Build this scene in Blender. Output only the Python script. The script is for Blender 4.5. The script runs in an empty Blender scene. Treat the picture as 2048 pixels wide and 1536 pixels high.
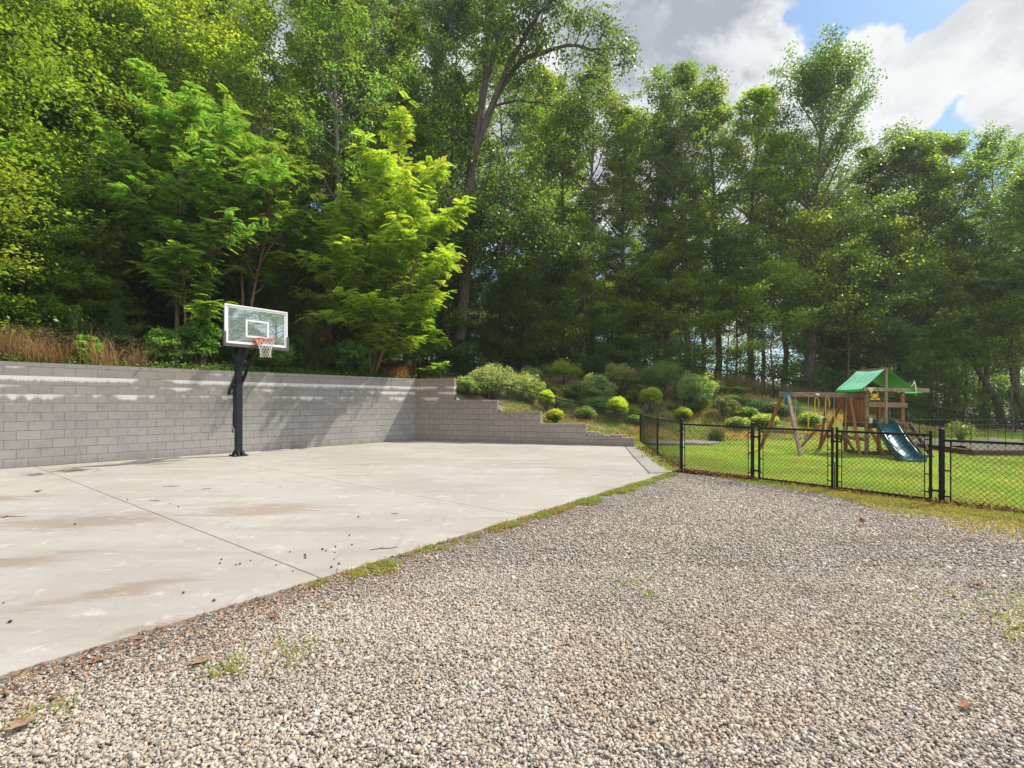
import bpy, math, random
import numpy as np
from mathutils import Vector
PI = math.pi
S = bpy.context.scene
COL = S.collection

# ------------------------------------------------------------------ camera, sky, sun, exposure
F = 1040.0; CX = 1024.0; HY = 804.0; CH = 1.45          # the lens measured in photo pixels; eye height
cd = bpy.data.cameras.new('camera'); cam = bpy.data.objects.new('camera', cd); COL.objects.link(cam)
cam.location = (0, 0, CH); cam.rotation_euler = (math.radians(90), 0, 0)
cd.sensor_width = 36; cd.lens = 36 * F / 2048; cd.shift_y = (HY - 768) / 2048
cd.clip_start = 0.05; cd.clip_end = 3000
S.camera = cam
S.view_settings.view_transform = 'Standard'; S.view_settings.look = 'None'
S.view_settings.exposure = 1.13; S.view_settings.gamma = 1
SUN_EL = math.radians(51)
sun_h = Vector((0.905, 0.425, 0)).normalized()
sun_dir = Vector((sun_h.x * math.cos(SUN_EL), sun_h.y * math.cos(SUN_EL), math.sin(SUN_EL)))
sl = bpy.data.lights.new('sun', 'SUN'); sl.energy = 3.0; sl.angle = math.radians(0.5); sl.color = (1, .93, .82)
so = bpy.data.objects.new('sun', sl); COL.objects.link(so)
so.rotation_euler = (-sun_dir).to_track_quat('-Z', 'Y').to_euler()

class NT:
    def __init__(s, nt): s.nt = nt
    def n(s, typ, **kw):
        nd = s.nt.nodes.new(typ)
        for k, v in kw.items():
            if k.startswith('i_'): nd.inputs[k[2:].replace('_', ' ')].default_value = v
            else: setattr(nd, k, v)
        return nd
    def l(s, a, b): s.nt.links.new(a, b)
    def m(s, op, a, b=None, c=None, clamp=False):
        nd = s.nt.nodes.new('ShaderNodeMath'); nd.operation = op; nd.use_clamp = clamp
        for i, v in enumerate((a, b, c)):
            if v is None: continue
            if isinstance(v, (int, float)): nd.inputs[i].default_value = v
            else: s.l(v, nd.inputs[i])
        return nd.outputs[0]
    def mix(s, f, a, b, bt='MIX'):
        nd = s.nt.nodes.new('ShaderNodeMix'); nd.data_type = 'RGBA'; nd.blend_type = bt; nd.clamp_factor = True
        for i, v in ((0, f), (6, a), (7, b)):
            if isinstance(v, (int, float)): nd.inputs[i].default_value = v
            elif isinstance(v, tuple): nd.inputs[i].default_value = (v + (1,))[:4]
            else: s.l(v, nd.inputs[i])
        return nd.outputs[2]
    def noise(s, scale, vec=None, detail=4, rough=.55, dist=0):
        nd = s.nt.nodes.new('ShaderNodeTexNoise')
        nd.inputs['Scale'].default_value = scale; nd.inputs['Detail'].default_value = detail
        nd.inputs['Roughness'].default_value = rough; nd.inputs['Distortion'].default_value = dist
        if vec is not None: s.l(vec, nd.inputs['Vector'])
        return nd.outputs[0]
    def ramp(s, f, a, b, v0=0., v1=1., smooth=True):
        nd = s.nt.nodes.new('ShaderNodeMapRange'); nd.interpolation_type = 'SMOOTHSTEP' if smooth else 'LINEAR'
        nd.inputs[1].default_value = a; nd.inputs[2].default_value = b
        nd.inputs[3].default_value = v0; nd.inputs[4].default_value = v1
        s.l(f, nd.inputs[0]); return nd.outputs[0]
    def map(s, vec, scale=(1, 1, 1), rot=(0, 0, 0), loc=(0, 0, 0)):
        nd = s.nt.nodes.new('ShaderNodeMapping'); nd.inputs['Scale'].default_value = scale
        nd.inputs['Rotation'].default_value = rot; nd.inputs['Location'].default_value = loc
        s.l(vec, nd.inputs['Vector']); return nd.outputs[0]

W = bpy.data.worlds.new('World'); S.world = W; W.use_nodes = True
w = NT(W.node_tree); W.node_tree.nodes.clear()
sky = w.n('ShaderNodeTexSky', sky_type='NISHITA', sun_disc=False, sun_elevation=SUN_EL,
          sun_rotation=math.atan2(sun_dir.x, sun_dir.y), altitude=300, air_density=1.0, dust_density=1.2, ozone_density=1.5)
tc = w.n('ShaderNodeTexCoord'); D = tc.outputs['Generated']
def pdir(px, py): return Vector(((px - CX) / F, 1, (HY - py) / F)).normalized()
blobs = [(1400, 70, 150, 1), (1290, 150, 130, 1), (1480, 130, 110, 1), (1240, -60, 240, 1), (1500, 30, 90, .9), (1755, 120, 75, 1.1), (1825, 175, 90, 1.1), (1775, 215, 60, 1), (1715, 95, 35, .9),
         (1975, 85, 80, 1.1), (2060, 60, 100, 1.1), (1935, 150, 55, 1), (1990, 215, 80, 1), (2080, 190, 110, 1), (1850, 290, 60, .7), (960, 60, 140, .9), (1120, 330, 200, .9),
         (700, 150, 260, .8), (1560, 420, 300, .8), (1995, 285, 34, 1), (2300, 200, 200, 1), (400, 0, 200, .7), (1400, 200, 120, .9)]
nd_ = w.n('ShaderNodeTexNoise'); nd_.inputs['Scale'].default_value = 9; nd_.inputs['Detail'].default_value = 5; w.l(D, nd_.inputs['Vector'])
wv = w.n('ShaderNodeVectorMath', operation='MULTIPLY_ADD'); w.l(nd_.outputs['Color'], wv.inputs[0]); wv.inputs[1].default_value = (.09,) * 3; wv.inputs[2].default_value = (-.045,) * 3
wa = w.n('ShaderNodeVectorMath', operation='ADD'); w.l(D, wa.inputs[0]); w.l(wv.outputs[0], wa.inputs[1]); Dn = w.n('ShaderNodeVectorMath', operation='NORMALIZE'); w.l(wa.outputs[0], Dn.inputs[0]); DW = Dn.outputs[0]
acc = None
for px, py, r, a in blobs:
    d = pdir(px, py); ang = math.atan(r / F / (1 + ((px - CX) / F) ** 2 + ((HY - py) / F) ** 2) ** .5)
    dp = w.n('ShaderNodeVectorMath', operation='DOT_PRODUCT'); w.l(DW, dp.inputs[0]); dp.inputs[1].default_value = d
    v = w.ramp(dp.outputs['Value'], math.cos(ang * 1.35), math.cos(ang * .3), 0, a, False)
    acc = v if acc is None else w.m('MAXIMUM', acc, v)
n1 = w.noise(7.5, D, 12, .62, .1); n2 = w.noise(2.2, D, 3, .5)
dens = w.m('ADD', w.m('ADD', w.m('MULTIPLY', acc, .62), w.m('MULTIPLY', w.m('SUBTRACT', n1, .5), 1.15)), w.m('MULTIPLY', w.m('SUBTRACT', n2, .56), .30))
cm = w.ramp(dens, .24, .36)
shade = w.noise(5.5, w.map(D, (1, 1, 1.35), loc=(3.1, .4, 1.3)), 10, .62, .2)
sx_ = w.n('ShaderNodeSeparateXYZ'); w.l(D, sx_.inputs[0])
right = w.ramp(sx_.outputs['X'], .40, .50)          # the eastern cumulus is whiter than the grey bank beside it
cthick = w.ramp(dens, .34, .85)
cf = w.m('ADD', w.m('MULTIPLY', w.ramp(shade, .42, .60), w.ramp(right, 0, 1, .8, .45)), w.m('MULTIPLY', cthick, w.ramp(right, 0, 1, .40, .10)), clamp=True)
ccol = w.mix(cf, (2.85, 2.9, 2.9), (1.3, 1.42, 1.62))
back = w.ramp(sx_.outputs['Y'], .30, -.25); ccol = w.mix(back, ccol, (4.4, 4.6, 4.9)); cm = w.m('MAXIMUM', cm, w.m('MULTIPLY', back, w.m('MULTIPLY', w.ramp(sx_.outputs['Z'], .0, .12), .75)))   # bright cloud added overhead and behind the camera, unseen fill light for the woods
skyc = w.mix(1, sky.outputs[0], (.38, .46, .50), 'MULTIPLY')
bg = w.n('ShaderNodeBackground'); bg.inputs['Strength'].default_value = .15
w.l(w.mix(cm, skyc, ccol), bg.inputs['Color'])
wo = w.n('ShaderNodeOutputWorld'); w.l(bg.outputs[0], wo.inputs[0])

# ------------------------------------------------------------------ helpers
def tag(o, label=None, cat=None, group=None, kind=None):
    if label: o['label'] = label
    if cat: o['category'] = cat
    if group: o['group'] = group
    if kind: o['kind'] = kind
    return o
def empty(name, loc=(0, 0, 0), rz=0, scale=1):
    o = bpy.data.objects.new(name, None); COL.objects.link(o)
    o.location = loc; o.rotation_euler = (0, 0, rz); o.scale = (scale,) * 3 if isinstance(scale, (int, float)) else scale
    o.empty_display_size = .1
    return o
def link(name, me, mat=None, parent=None):
    o = bpy.data.objects.new(name, me); COL.objects.link(o)
    if mat is not None and not me.materials: me.materials.append(mat)
    if parent is not None: o.parent = parent
    return o
def copy_tree(o, parent=None):
    c = o.copy(); COL.objects.link(c); c.parent = parent
    for ch in list(o.children): copy_tree(ch, c)
    return c
def np_mesh(name, V, Fc, colr=None, smooth=False, uv=None):
    V = np.asarray(V, np.float32).reshape(-1, 3); Fc = np.asarray(Fc, np.int32); k = Fc.shape[1]
    me = bpy.data.meshes.new(name)
    me.vertices.add(len(V)); me.vertices.foreach_set('co', V.ravel())
    me.loops.add(Fc.size); me.loops.foreach_set('vertex_index', Fc.ravel())
    me.polygons.add(len(Fc)); me.polygons.foreach_set('loop_start', np.arange(0, Fc.size, k, dtype=np.int32))
    me.polygons.foreach_set('loop_total', np.full(len(Fc), k, np.int32))
    if smooth: me.polygons.foreach_set('use_smooth', np.ones(len(Fc), bool))
    me.update(calc_edges=True)
    if colr is not None:
        a = me.attributes.new('col', 'FLOAT_COLOR', 'POINT')
        c = np.ones((len(V), 4), np.float32); c[:, :3] = colr; a.data.foreach_set('color', c.ravel())
    return me
class MB:
    """collects solid shapes; .build links them as one mesh object"""
    def __init__(s): s.v = []; s.f = []; s.uv = None; s.sm = []
    def poly(s, vs, fs, smooth=False):
        b = len(s.v); s.v += [tuple(v) for v in vs]
        for f in fs: s.f.append(tuple(b + i for i in f)); s.sm.append(smooth)
        return s
    def box(s, x0, x1, y0, y1, z0, z1):
        return s.poly([(x, y, z) for z in (z0, z1) for y in (y0, y1) for x in (x0, x1)],
                      [(0, 2, 3, 1), (4, 5, 7, 6), (0, 1, 5, 4), (2, 6, 7, 3), (0, 4, 6, 2), (1, 3, 7, 5)])
    def bar(s, a, b, w_, h_, up=(0, 0, 1), ch=.12):
        """chamfered rectangular bar from a to b"""
        a = Vector(a); b = Vector(b); d = (b - a).normalized(); up = Vector(up)
        if abs(d.dot(up)) > .98: up = Vector((0, 1, 0))
        r = d.cross(up).normalized(); u = r.cross(d).normalized(); c = min(w_, h_) * ch
        pr = [(-w_/2+c, -h_/2), (w_/2-c, -h_/2), (w_/2, -h_/2+c), (w_/2, h_/2-c), (w_/2-c, h_/2), (-w_/2+c, h_/2), (-w_/2, h_/2-c), (-w_/2, -h_/2+c)]
        vs = [p + r * x + u * y for p in (a, b) for x, y in pr]
        return s.poly(vs, [tuple(range(7, -1, -1)), tuple(range(8, 16))] + [(i, (i+1) % 8, (i+1) % 8 + 8, i + 8) for i in range(8)])
    def tube(s, pts, r, n=8, cap=True, closed=False):
        pts = [Vector(p) for p in pts]; m_ = len(pts); rr = r if hasattr(r, '__len__') else [r] * m_
        vs = []; pr = None
        for i, p in enumerate(pts):
            if closed: d = pts[(i+1) % m_] - pts[i-1]
            else: d = pts[min(i+1, m_-1)] - pts[max(i-1, 0)]
            d.normalize()
            if pr is None:
                ref = Vector((0, 0, 1)) if abs(d.z) < .9 else Vector((1, 0, 0)); pr = d.cross(ref).normalized()
            pr = (pr - d * pr.dot(d)).normalized(); q = d.cross(pr)
            vs += [p + (pr * math.cos(2*PI*k/n) + q * math.sin(2*PI*k/n)) * rr[i] for k in range(n)]
        fs = []
        for i in range(m_ if closed else m_ - 1):
            a = i * n; b = ((i+1) % m_) * n
            fs += [(a+k, a+(k+1) % n, b+(k+1) % n, b+k) for k in range(n)]
        s.poly(vs, fs, n > 4)
        if cap and not closed: s.poly(vs, [tuple(range(n-1, -1, -1)), tuple(range((m_-1)*n, m_*n))])
        return s
    def dome(s, c, r, n=10):
        c = Vector(c); return s.tube([c, c + Vector((0, 0, r*.45)), c + Vector((0, 0, r*.75)), c + Vector((0, 0, r*.85))], [r, r*.85, r*.45, r*.05], n)
    def build(s, name, mat, parent=None):
        me = bpy.data.meshes.new(name); me.from_pydata(s.v, [], s.f)
        me.polygons.foreach_set('use_smooth', s.sm); me.update()
        return link(name, me, mat, parent)

# ------------------------------------------------------------------ materials
def newmat(name):
    m = bpy.data.materials.new(name); m.use_nodes = True; m.node_tree.nodes.clear()
    t = NT(m.node_tree); out = t.n('ShaderNodeOutputMaterial'); bs = t.n('ShaderNodeBsdfPrincipled'); t.l(bs.outputs[0], out.inputs[0])
    return m, t, bs, out
def simple(name, c, rough=.6, metal=0, spec=.5, var=.15, scale=12, bump=0, stretch=(1, 1, 1), c2=None, bscale=None):
    m, t, bs, out = newmat(name); tcn = t.n('ShaderNodeTexCoord'); v = t.map(tcn.outputs['Object'], stretch)
    nz = t.noise(scale, v, 5, .6)
    c2 = c2 or tuple(x * (1 - var * 2) for x in c)
    t.l(t.mix(t.ramp(nz, .35, .65), c, c2), bs.inputs['Base Color'])
    bs.inputs['Roughness'].default_value = rough; bs.inputs['Metallic'].default_value = metal; bs.inputs['Specular IOR Level'].default_value = spec
    if bump:
        b = t.n('ShaderNodeBump'); b.inputs['Strength'].default_value = bump; b.inputs['Distance'].default_value = .01
        t.l(t.noise(bscale or scale * 5, v, 4, .6), b.inputs['Height']); t.l(b.outputs[0], bs.inputs['Normal'])
    return m
def leafmat(name, trans=.56, glow=(2.65, 2.5, .95), rough=.38, spec=.6):
    m, t, bs, out = newmat(name); at = t.n('ShaderNodeAttribute', attribute_name='col'); oi = t.n('ShaderNodeObjectInfo')
    hs = t.n('ShaderNodeHueSaturation'); hs.inputs['Saturation'].default_value = 1.0; t.l(at.outputs['Color'], hs.inputs['Color'])
    t.l(t.ramp(oi.outputs['Random'], 0, 1, .488, .503, False), hs.inputs['Hue']); t.l(t.ramp(oi.outputs['Random'], 0, 1, .78, 1.22, False), hs.inputs['Value'])
    c = hs.outputs[0]; t.l(c, bs.inputs['Base Color']); bs.inputs['Roughness'].default_value = rough; bs.inputs['Specular IOR Level'].default_value = spec
    tr = t.n('ShaderNodeBsdfTranslucent'); t.l(t.mix(1, c, glow, 'MULTIPLY'), tr.inputs['Color'])
    mx = t.n('ShaderNodeMixShader'); mx.inputs[0].default_value = trans
    t.l(bs.outputs[0], mx.inputs[1]); t.l(tr.outputs[0], mx.inputs[2]); t.l(mx.outputs[0], out.inputs[0])
    return m
M = {}
M['leaf'] = leafmat('leaf'); M['grass'] = leafmat('grass', .4, (1.5, 1.4, .6), .5, .3)
M['dryleaf'] = leafmat('dry_leaf', .15, (1.3, 1.1, .7), .7, .2)
M['bark'] = simple('bark', (.17, .135, .105), .9, var=.3, scale=3, bump=1, stretch=(6, 6, 1), c2=(.07, .055, .042))
M['bark_pale'] = simple('bark_pale', (.26, .22, .18), .9, scale=3, bump=.8, stretch=(6, 6, 1), c2=(.12, .1, .08))
M['bark_sap'] = simple('bark_sapling', (.27, .16, .09), .8, scale=4, bump=.4, stretch=(5, 5, 1), c2=(.15, .09, .055))
M['black'] = simple('black_vinyl_coating', (.010, .010, .010), .55, spec=.25, var=.2, scale=20)
M['blackmetal'] = simple('black_powder_coat', (.010, .011, .015), .5, spec=.3, var=.2, scale=15, c2=(.018, .02, .026))
M['galv'] = simple('galvanised_steel', (.42, .43, .44), .4, .8)
M['white'] = simple('white_paint', (.80, .79, .78), .4, var=.04, scale=6)
M['pad'] = simple('grey_rubber_pad', (.10, .085, .095), .6)
M['orange'] = simple('orange_rim_paint', (.70, .10, .03), .4, var=.1)
M['net'] = simple('net_cord', (.72, .66, .56), .8, var=.12, scale=40)
M['wood'] = simple('stained_cedar', (.36, .13, .048), .65, scale=2.2, bump=.5, stretch=(9, 9, 1.2), c2=(.23, .085, .033), bscale=14)
M['wood_grey'] = simple('weathered_cedar', (.33, .20, .125), .75, scale=2, bump=.6, stretch=(3, 9, 9), c2=(.19, .11, .07), bscale=14)
M['wood_pale'] = simple('bleached_cedar', (.36, .27, .22), .7, scale=2, bump=.6, stretch=(9, 9, 1.2), c2=(.24, .15, .11), bscale=14)
M['wood_dark'] = simple('dark_timber', (.13, .065, .04), .8, scale=3, bump=.6, stretch=(2, 8, 8), c2=(.06, .03, .02))
M['slide'] = simple('green_slide_plastic', (.012, .085, .095), .22, var=.12, scale=3)
M['bracket'] = simple('blue_green_steel', (.03, .14, .17), .45)
M['yellow'] = simple('yellow_plastic', (.72, .47, .03), .45, var=.08)
M['rope'] = simple('chain', (.50, .36, .12), .6)
M['stone'] = simple('flagstone', (.26, .245, .22), .85, scale=5, bump=.8, c2=(.14, .13, .12), bscale=14)
M['paver'] = simple('paver_block', (.33, .30, .27), .9, scale=8, bump=.6, c2=(.25, .22, .2), bscale=60)
M['mulch'] = simple('dirt_fill', (.09, .075, .055), .95, scale=4, bump=1, c2=(.10, .12, .05), bscale=30)
M['twig'] = simple('twig', (.12, .08, .055), .85)
M['pod'] = simple('seed_pod', (.055, .04, .03), .85)

def block_mat(tint=None):
    m, t, bs, out = newmat('concrete_block'); uvn = t.n('ShaderNodeUVMap'); uv = uvn.outputs[0]
    br = t.n('ShaderNodeTexBrick'); t.l(uv, br.inputs['Vector']); br.offset = .5
    br.inputs['Scale'].default_value = 1; br.inputs['Brick Width'].default_value = .4064; br.inputs['Row Height'].default_value = .2032
    br.inputs['Mortar Size'].default_value = .0046; br.inputs['Mortar Smooth'].default_value = .3; br.inputs['Bias'].default_value = 0
    br.inputs['Color1'].default_value = (.325, .305, .28, 1); br.inputs['Color2'].default_value = (.245, .228, .21, 1); br.inputs['Mortar'].default_value = (.17, .14, .12, 1)
    sx = t.n('ShaderNodeSeparateXYZ'); t.l(uv, sx.inputs[0]); z = sx.outputs['Y']
    big = t.noise(.9, uv, 4, .6); med = t.noise(7, uv, 5, .65); fine = t.noise(90, uv, 3, .7)
    c = t.mix(t.ramp(med, .35, .65, 0, .6), br.outputs['Color'], (.36, .345, .32), 'MIX'); c = t.mix(t.ramp(t.noise(24, uv, 6, .75), .5, .68, 0, .55), c, (.20, .185, .165))
    low = t.ramp(z, .2, 1.5, 1, 0)
    c = t.mix(t.m('MULTIPLY', low, t.ramp(big, .3, .6, .1, .55)), c, (.45, .43, .40))
    c = t.mix(br.outputs['Fac'], c, (.17, .135, .11))
    c = t.mix(t.ramp(fine, .3, .7, .0, .35), c, (.15, .14, .135))
    # damp dark courses high on the wall, soil splash at the foot, leaching streaks
    c = t.mix(t.m('MULTIPLY', t.ramp(z, 1.15, 1.7), t.ramp(big, .35, .6, .15, .6)), c, (.25, .225, .195))
    c = t.mix(t.m('MULTIPLY', t.ramp(z, .0, .22, 1, 0), t.ramp(med, .3, .6, .1, .7)), c, (.19, .17, .15))
    streak = t.noise(5, t.map(uv, (3.0, .35, 1)), 5, .6)
    c = t.mix(t.ramp(streak, .58, .72, 0, .3), c, (.16, .13, .11))
    eff = None
    for zl, amp, thr in ((2.032, .10, .30), (1.829, .10, .42), (1.6256, .13, .42), (1.4224, .08, .54), (1.016, .06, .56), (1.2192, .05, .55), (2.235, .05, .48)):
        patch = t.ramp(t.noise(.8, t.map(uv, (1, 0, 1), loc=(zl * 7, zl * 3, 0)), 4, .65), thr, thr + .2)
        drip = t.m('MULTIPLY', t.noise(8, t.map(uv, (1, .5, 1), loc=(zl * 5, 0, 0)), 8, .8), amp * 2.3)
        dz = t.m('SUBTRACT', zl + .006, z)
        e = t.m('MULTIPLY', t.ramp(t.m('SUBTRACT', t.m('MULTIPLY', drip, patch), dz), -.02, .05), t.m('GREATER_THAN', dz, 0))
        e = t.m('MULTIPLY', e, patch)
        eff = e if eff is None else t.m('MAXIMUM', eff, e)
    c = t.mix(t.m('MULTIPLY', t.m('MULTIPLY', eff, t.ramp(fine, .25, .6, .6, 1)), .85), c, (.70, .69, .665))
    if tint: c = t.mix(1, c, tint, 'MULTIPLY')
    t.l(c, bs.inputs['Base Color']); bs.inputs['Roughness'].default_value = .93; bs.inputs['Specular IOR Level'].default_value = .2
    b = t.n('ShaderNodeBump'); b.inputs['Strength'].default_value = 1; b.inputs['Distance'].default_value = .009
    hgt = t.m('ADD', t.m('MULTIPLY', br.outputs['Fac'], -1.), t.m('MULTIPLY', fine, .55))
    t.l(hgt, b.inputs['Height']); t.l(b.outputs[0], bs.inputs['Normal'])
    return m
M['block'] = block_mat(); M['block_warm_bounce'] = block_mat((.92, .82, .73))  # second copy: warm bounce light off the slab tinted into the stepped wall

def concrete_mat():
    m, t, bs, out = newmat('concrete'); g = t.n('ShaderNodeNewGeometry'); P = g.outputs['Position']
    R = (0, 0, math.radians(0))
    n_big = t.noise(.35, P, 5, .6); n_str = t.noise(1.0, t.map(P, (.45, 2.6, 1), rot=(0, 0, math.radians(-22))), 6, .65, .4)
    n_st2 = t.noise(2.2, t.map(P, (.5, 2.2, 1), rot=(0, 0, math.radians(30)), loc=(5, 2, 0)), 6, .7, .5)
    fine = t.noise(70, P, 4, .7); spk = t.noise(240, P, 2, .6)
    c = t.mix(t.ramp(n_big, .35, .65), (.315, .288, .255), (.375, .35, .315))
    c = t.mix(t.ramp(n_str, .50, .70, 0, .60), c, (.26, .225, .195))
    c = t.mix(t.ramp(n_str, .30, .44, .40, 0), c, (.43, .41, .385))
    c = t.mix(t.ramp(n_st2, .58, .74, 0, .55), c, (.22, .18, .145))
    c = t.mix(t.ramp(fine, .4, .75, 0, .22), c, (.24, .215, .19))
    c = t.mix(t.ramp(spk, .66, .74, 0, .5), c, (.2, .18, .16))
    # two rusty water marks with shapes of their own
    for (cx, cy, rx, ry, rot) in ((-3.05, 3.95, .75, .22, 35), (-2.35, 3.35, .30, .10, 48), (-5.2, 6.35, 1.5, .55, 12), (-7.9, 7.8, 1.0, .4, 10), (-3.3, 7.0, 1.2, .5, 5), (-4.6, 4.7, .9, .3, 20)):
        vm = t.map(P, (1, 1, 1), loc=(-cx, -cy, 0)); vm = t.map(vm, (1, 1, 1), rot=(0, 0, -math.radians(rot)))
        vm = t.map(vm, (1 / rx, 1 / ry, 0)); ln = t.n('ShaderNodeVectorMath', operation='LENGTH'); t.l(vm, ln.inputs[0])
        dist = t.m('ADD', ln.outputs['Value'], t.m('MULTIPLY', t.m('SUBTRACT', n_st2, .5), 2.6))
        c = t.mix(t.m('MULTIPLY', t.ramp(dist, .3, 1.0, .62, 0), t.ramp(fine, .3, .6, .6, 1)), c, (.20, .14, .095))
    scr = t.noise(9, t.map(P, (1, .10, 1), rot=(0, 0, math.radians(38))), 6, .75, .3); scr2 = t.noise(11, t.map(P, (.12, 1, 1), rot=(0, 0, math.radians(12)), loc=(3, 1, 0)), 6, .75, .3)
    c = t.mix(t.ramp(scr, .56, .70, 0, .35), c, (.22, .19, .16)); c = t.mix(t.ramp(scr2, .58, .70, 0, .30), c, (.46, .44, .41)); c = t.mix(t.ramp(t.noise(26, P, 6, .75), .52, .68, 0, .38), c, (.24, .21, .18)); c = t.mix(t.ramp(t.noise(4.5, P, 9, .72), .54, .66, 0, .42), c, (.27, .235, .195)); c = t.mix(t.ramp(t.noise(3.2, t.map(P, (1, 1, 1), loc=(9, 4, 0)), 9, .72), .56, .66, 0, .5), c, (.50, .475, .44))
    t.l(c, bs.inputs['Base Color']); bs.inputs['Roughness'].default_value = .88; bs.inputs['Specular IOR Level'].default_value = .25
    b = t.n('ShaderNodeBump'); b.inputs['Strength'].default_value = .5; b.inputs['Distance'].default_value = .005
    t.l(t.m('ADD', fine, t.m('MULTIPLY', n_st2, 2)), b.inputs['Height']); t.l(b.outputs[0], bs.inputs['Normal'])
    return m
M['concrete'] = concrete_mat()

def ground_mat(name, cols, sc=(1.2, 14, 60), vor=0, bump=.8):
    m, t, bs, out = newmat(name); g = t.n('ShaderNodeNewGeometry'); P = g.outputs['Position']
    a = t.noise(sc[0], P, 6, .62); b_ = t.noise(sc[1], P, 5, .65); c_ = t.noise(sc[2], P, 3, .7)
    c = t.mix(t.ramp(a, .4, .6), cols[0], cols[1]); c = t.mix(t.ramp(b_, .45, .62), c, cols[2]); c = t.mix(t.ramp(c_, .5, .7, 0, .7), c, cols[3])
    h = c_
    if vor:
        v = t.n('ShaderNodeTexVoronoi'); v.inputs['Scale'].default_value = vor; t.l(P, v.inputs['Vector'])
        sv = t.n('ShaderNodeSeparateColor'); t.l(v.outputs['Color'], sv.inputs[0])
        c = t.mix(t.ramp(sv.outputs[0], 0, 1, 0, .75), c, cols[4])
        c = t.mix(t.ramp(v.outputs['Distance'], .35, .75, 0, .8), c, (.08, .065, .055))
        h = t.m('SUBTRACT', 1., v.outputs['Distance'])
    t.l(c, bs.inputs['Base Color']); bs.inputs['Roughness'].default_value = .95; bs.inputs['Specular IOR Level'].default_value = .15
    bp = t.n('ShaderNodeBump'); bp.inputs['Strength'].default_value = bump; bp.inputs['Distance'].default_value = .02
    t.l(h, bp.inputs['Height']); t.l(bp.outputs[0], bs.inputs['Normal'])
    return m
M['lawn'] = ground_mat('lawn_soil', [(.21, .30, .06), (.26, .34, .07), (.17, .23, .05), (.30, .27, .13)])
M['bank'] = ground_mat('bank_litter', [(.28, .19, .125), (.20, .15, .09), (.15, .19, .06), (.38, .27, .18)], (.5, 5, 50))
M['forest'] = ground_mat('forest_floor', [(.09, .06, .04), (.05, .045, .025), (.045, .05, .02), (.12, .08, .05)], (.5, 5, 50))
M['gravelbed'] = ground_mat('gravel_bed', [(.25, .215, .18), (.20, .17, .14), (.30, .27, .24), (.14, .115, .09), (.42, .39, .36)], (1.2, 10, 60), 48)
M['earth'] = ground_mat('earth', [(.12, .10, .06), (.09, .11, .04), (.10, .10, .05), (.14, .10, .07)])

def stone_mat():
    m, t, bs, out = newmat('gravel_stone'); at = t.n('ShaderNodeAttribute', attribute_name='col'); g = t.n('ShaderNodeNewGeometry')
    nz = t.noise(120, g.outputs['Position'], 4, .6)
    t.l(t.mix(t.ramp(nz, .35, .7, 0, .35), at.outputs['Color'], (.20, .16, .12)), bs.inputs['Base Color'])
    bs.inputs['Roughness'].default_value = .85; bs.inputs['Specular IOR Level'].default_value = .3
    return m
M['gravel'] = stone_mat()

def glass_mat():
    m, t, bs, out = newmat('backboard_glass'); bs.inputs['Base Color'].default_value = (.62, .68, .67, 1); bs.inputs['Roughness'].default_value = .02
    bs.inputs['Specular IOR Level'].default_value = .9
    df = t.n('ShaderNodeBsdfDiffuse'); df.inputs['Color'].default_value = (.45, .50, .49, 1)
    gl = t.n('ShaderNodeBsdfGlossy'); gl.inputs['Roughness'].default_value = .015; gl.inputs['Color'].default_value = (.9, .95, .95, 1)
    tr = t.n('ShaderNodeBsdfTransparent'); tr.inputs['Color'].default_value = (.8, .9, .86, 1)
    m1 = t.n('ShaderNodeMixShader'); m1.inputs[0].default_value = .30; t.l(tr.outputs[0], m1.inputs[1]); t.l(df.outputs[0], m1.inputs[2])
    m2 = t.n('ShaderNodeMixShader'); m2.inputs[0].default_value = .30; t.l(m1.outputs[0], m2.inputs[1]); t.l(gl.outputs[0], m2.inputs[2])
    t.l(m2.outputs[0], out.inputs[0]); return m
M['glass'] = glass_mat()
def canopy_mat():
    m, t, bs, out = newmat('green_canopy'); uvn = t.n('ShaderNodeUVMap'); g = t.n('ShaderNodeTexCoord')
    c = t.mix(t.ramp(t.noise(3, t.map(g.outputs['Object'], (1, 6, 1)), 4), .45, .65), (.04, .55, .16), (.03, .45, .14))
    t.l(c, bs.inputs['Base Color']); bs.inputs['Roughness'].default_value = .3; bs.inputs['Specular IOR Level'].default_value = .8
    tr = t.n('ShaderNodeBsdfTranslucent'); tr.inputs['Color'].default_value = (.12, .95, .22, 1)
    mx = t.n('ShaderNodeMixShader'); mx.inputs[0].default_value = .45; t.l(bs.outputs[0], mx.inputs[1]); t.l(tr.outputs[0], mx.inputs[2]); t.l(mx.outputs[0], out.inputs[0])
    return m
M['canopy'] = canopy_mat()
M['canopy_painted_sheen'] = simple('green_canvas_sheen', (.46, .86, .60), .4, spec=.8, scale=1.6, stretch=(.3, 14, .3), c2=(.12, .56, .30))  # pale mint and streaks paint sky glare into the canopy's upper faces

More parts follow.
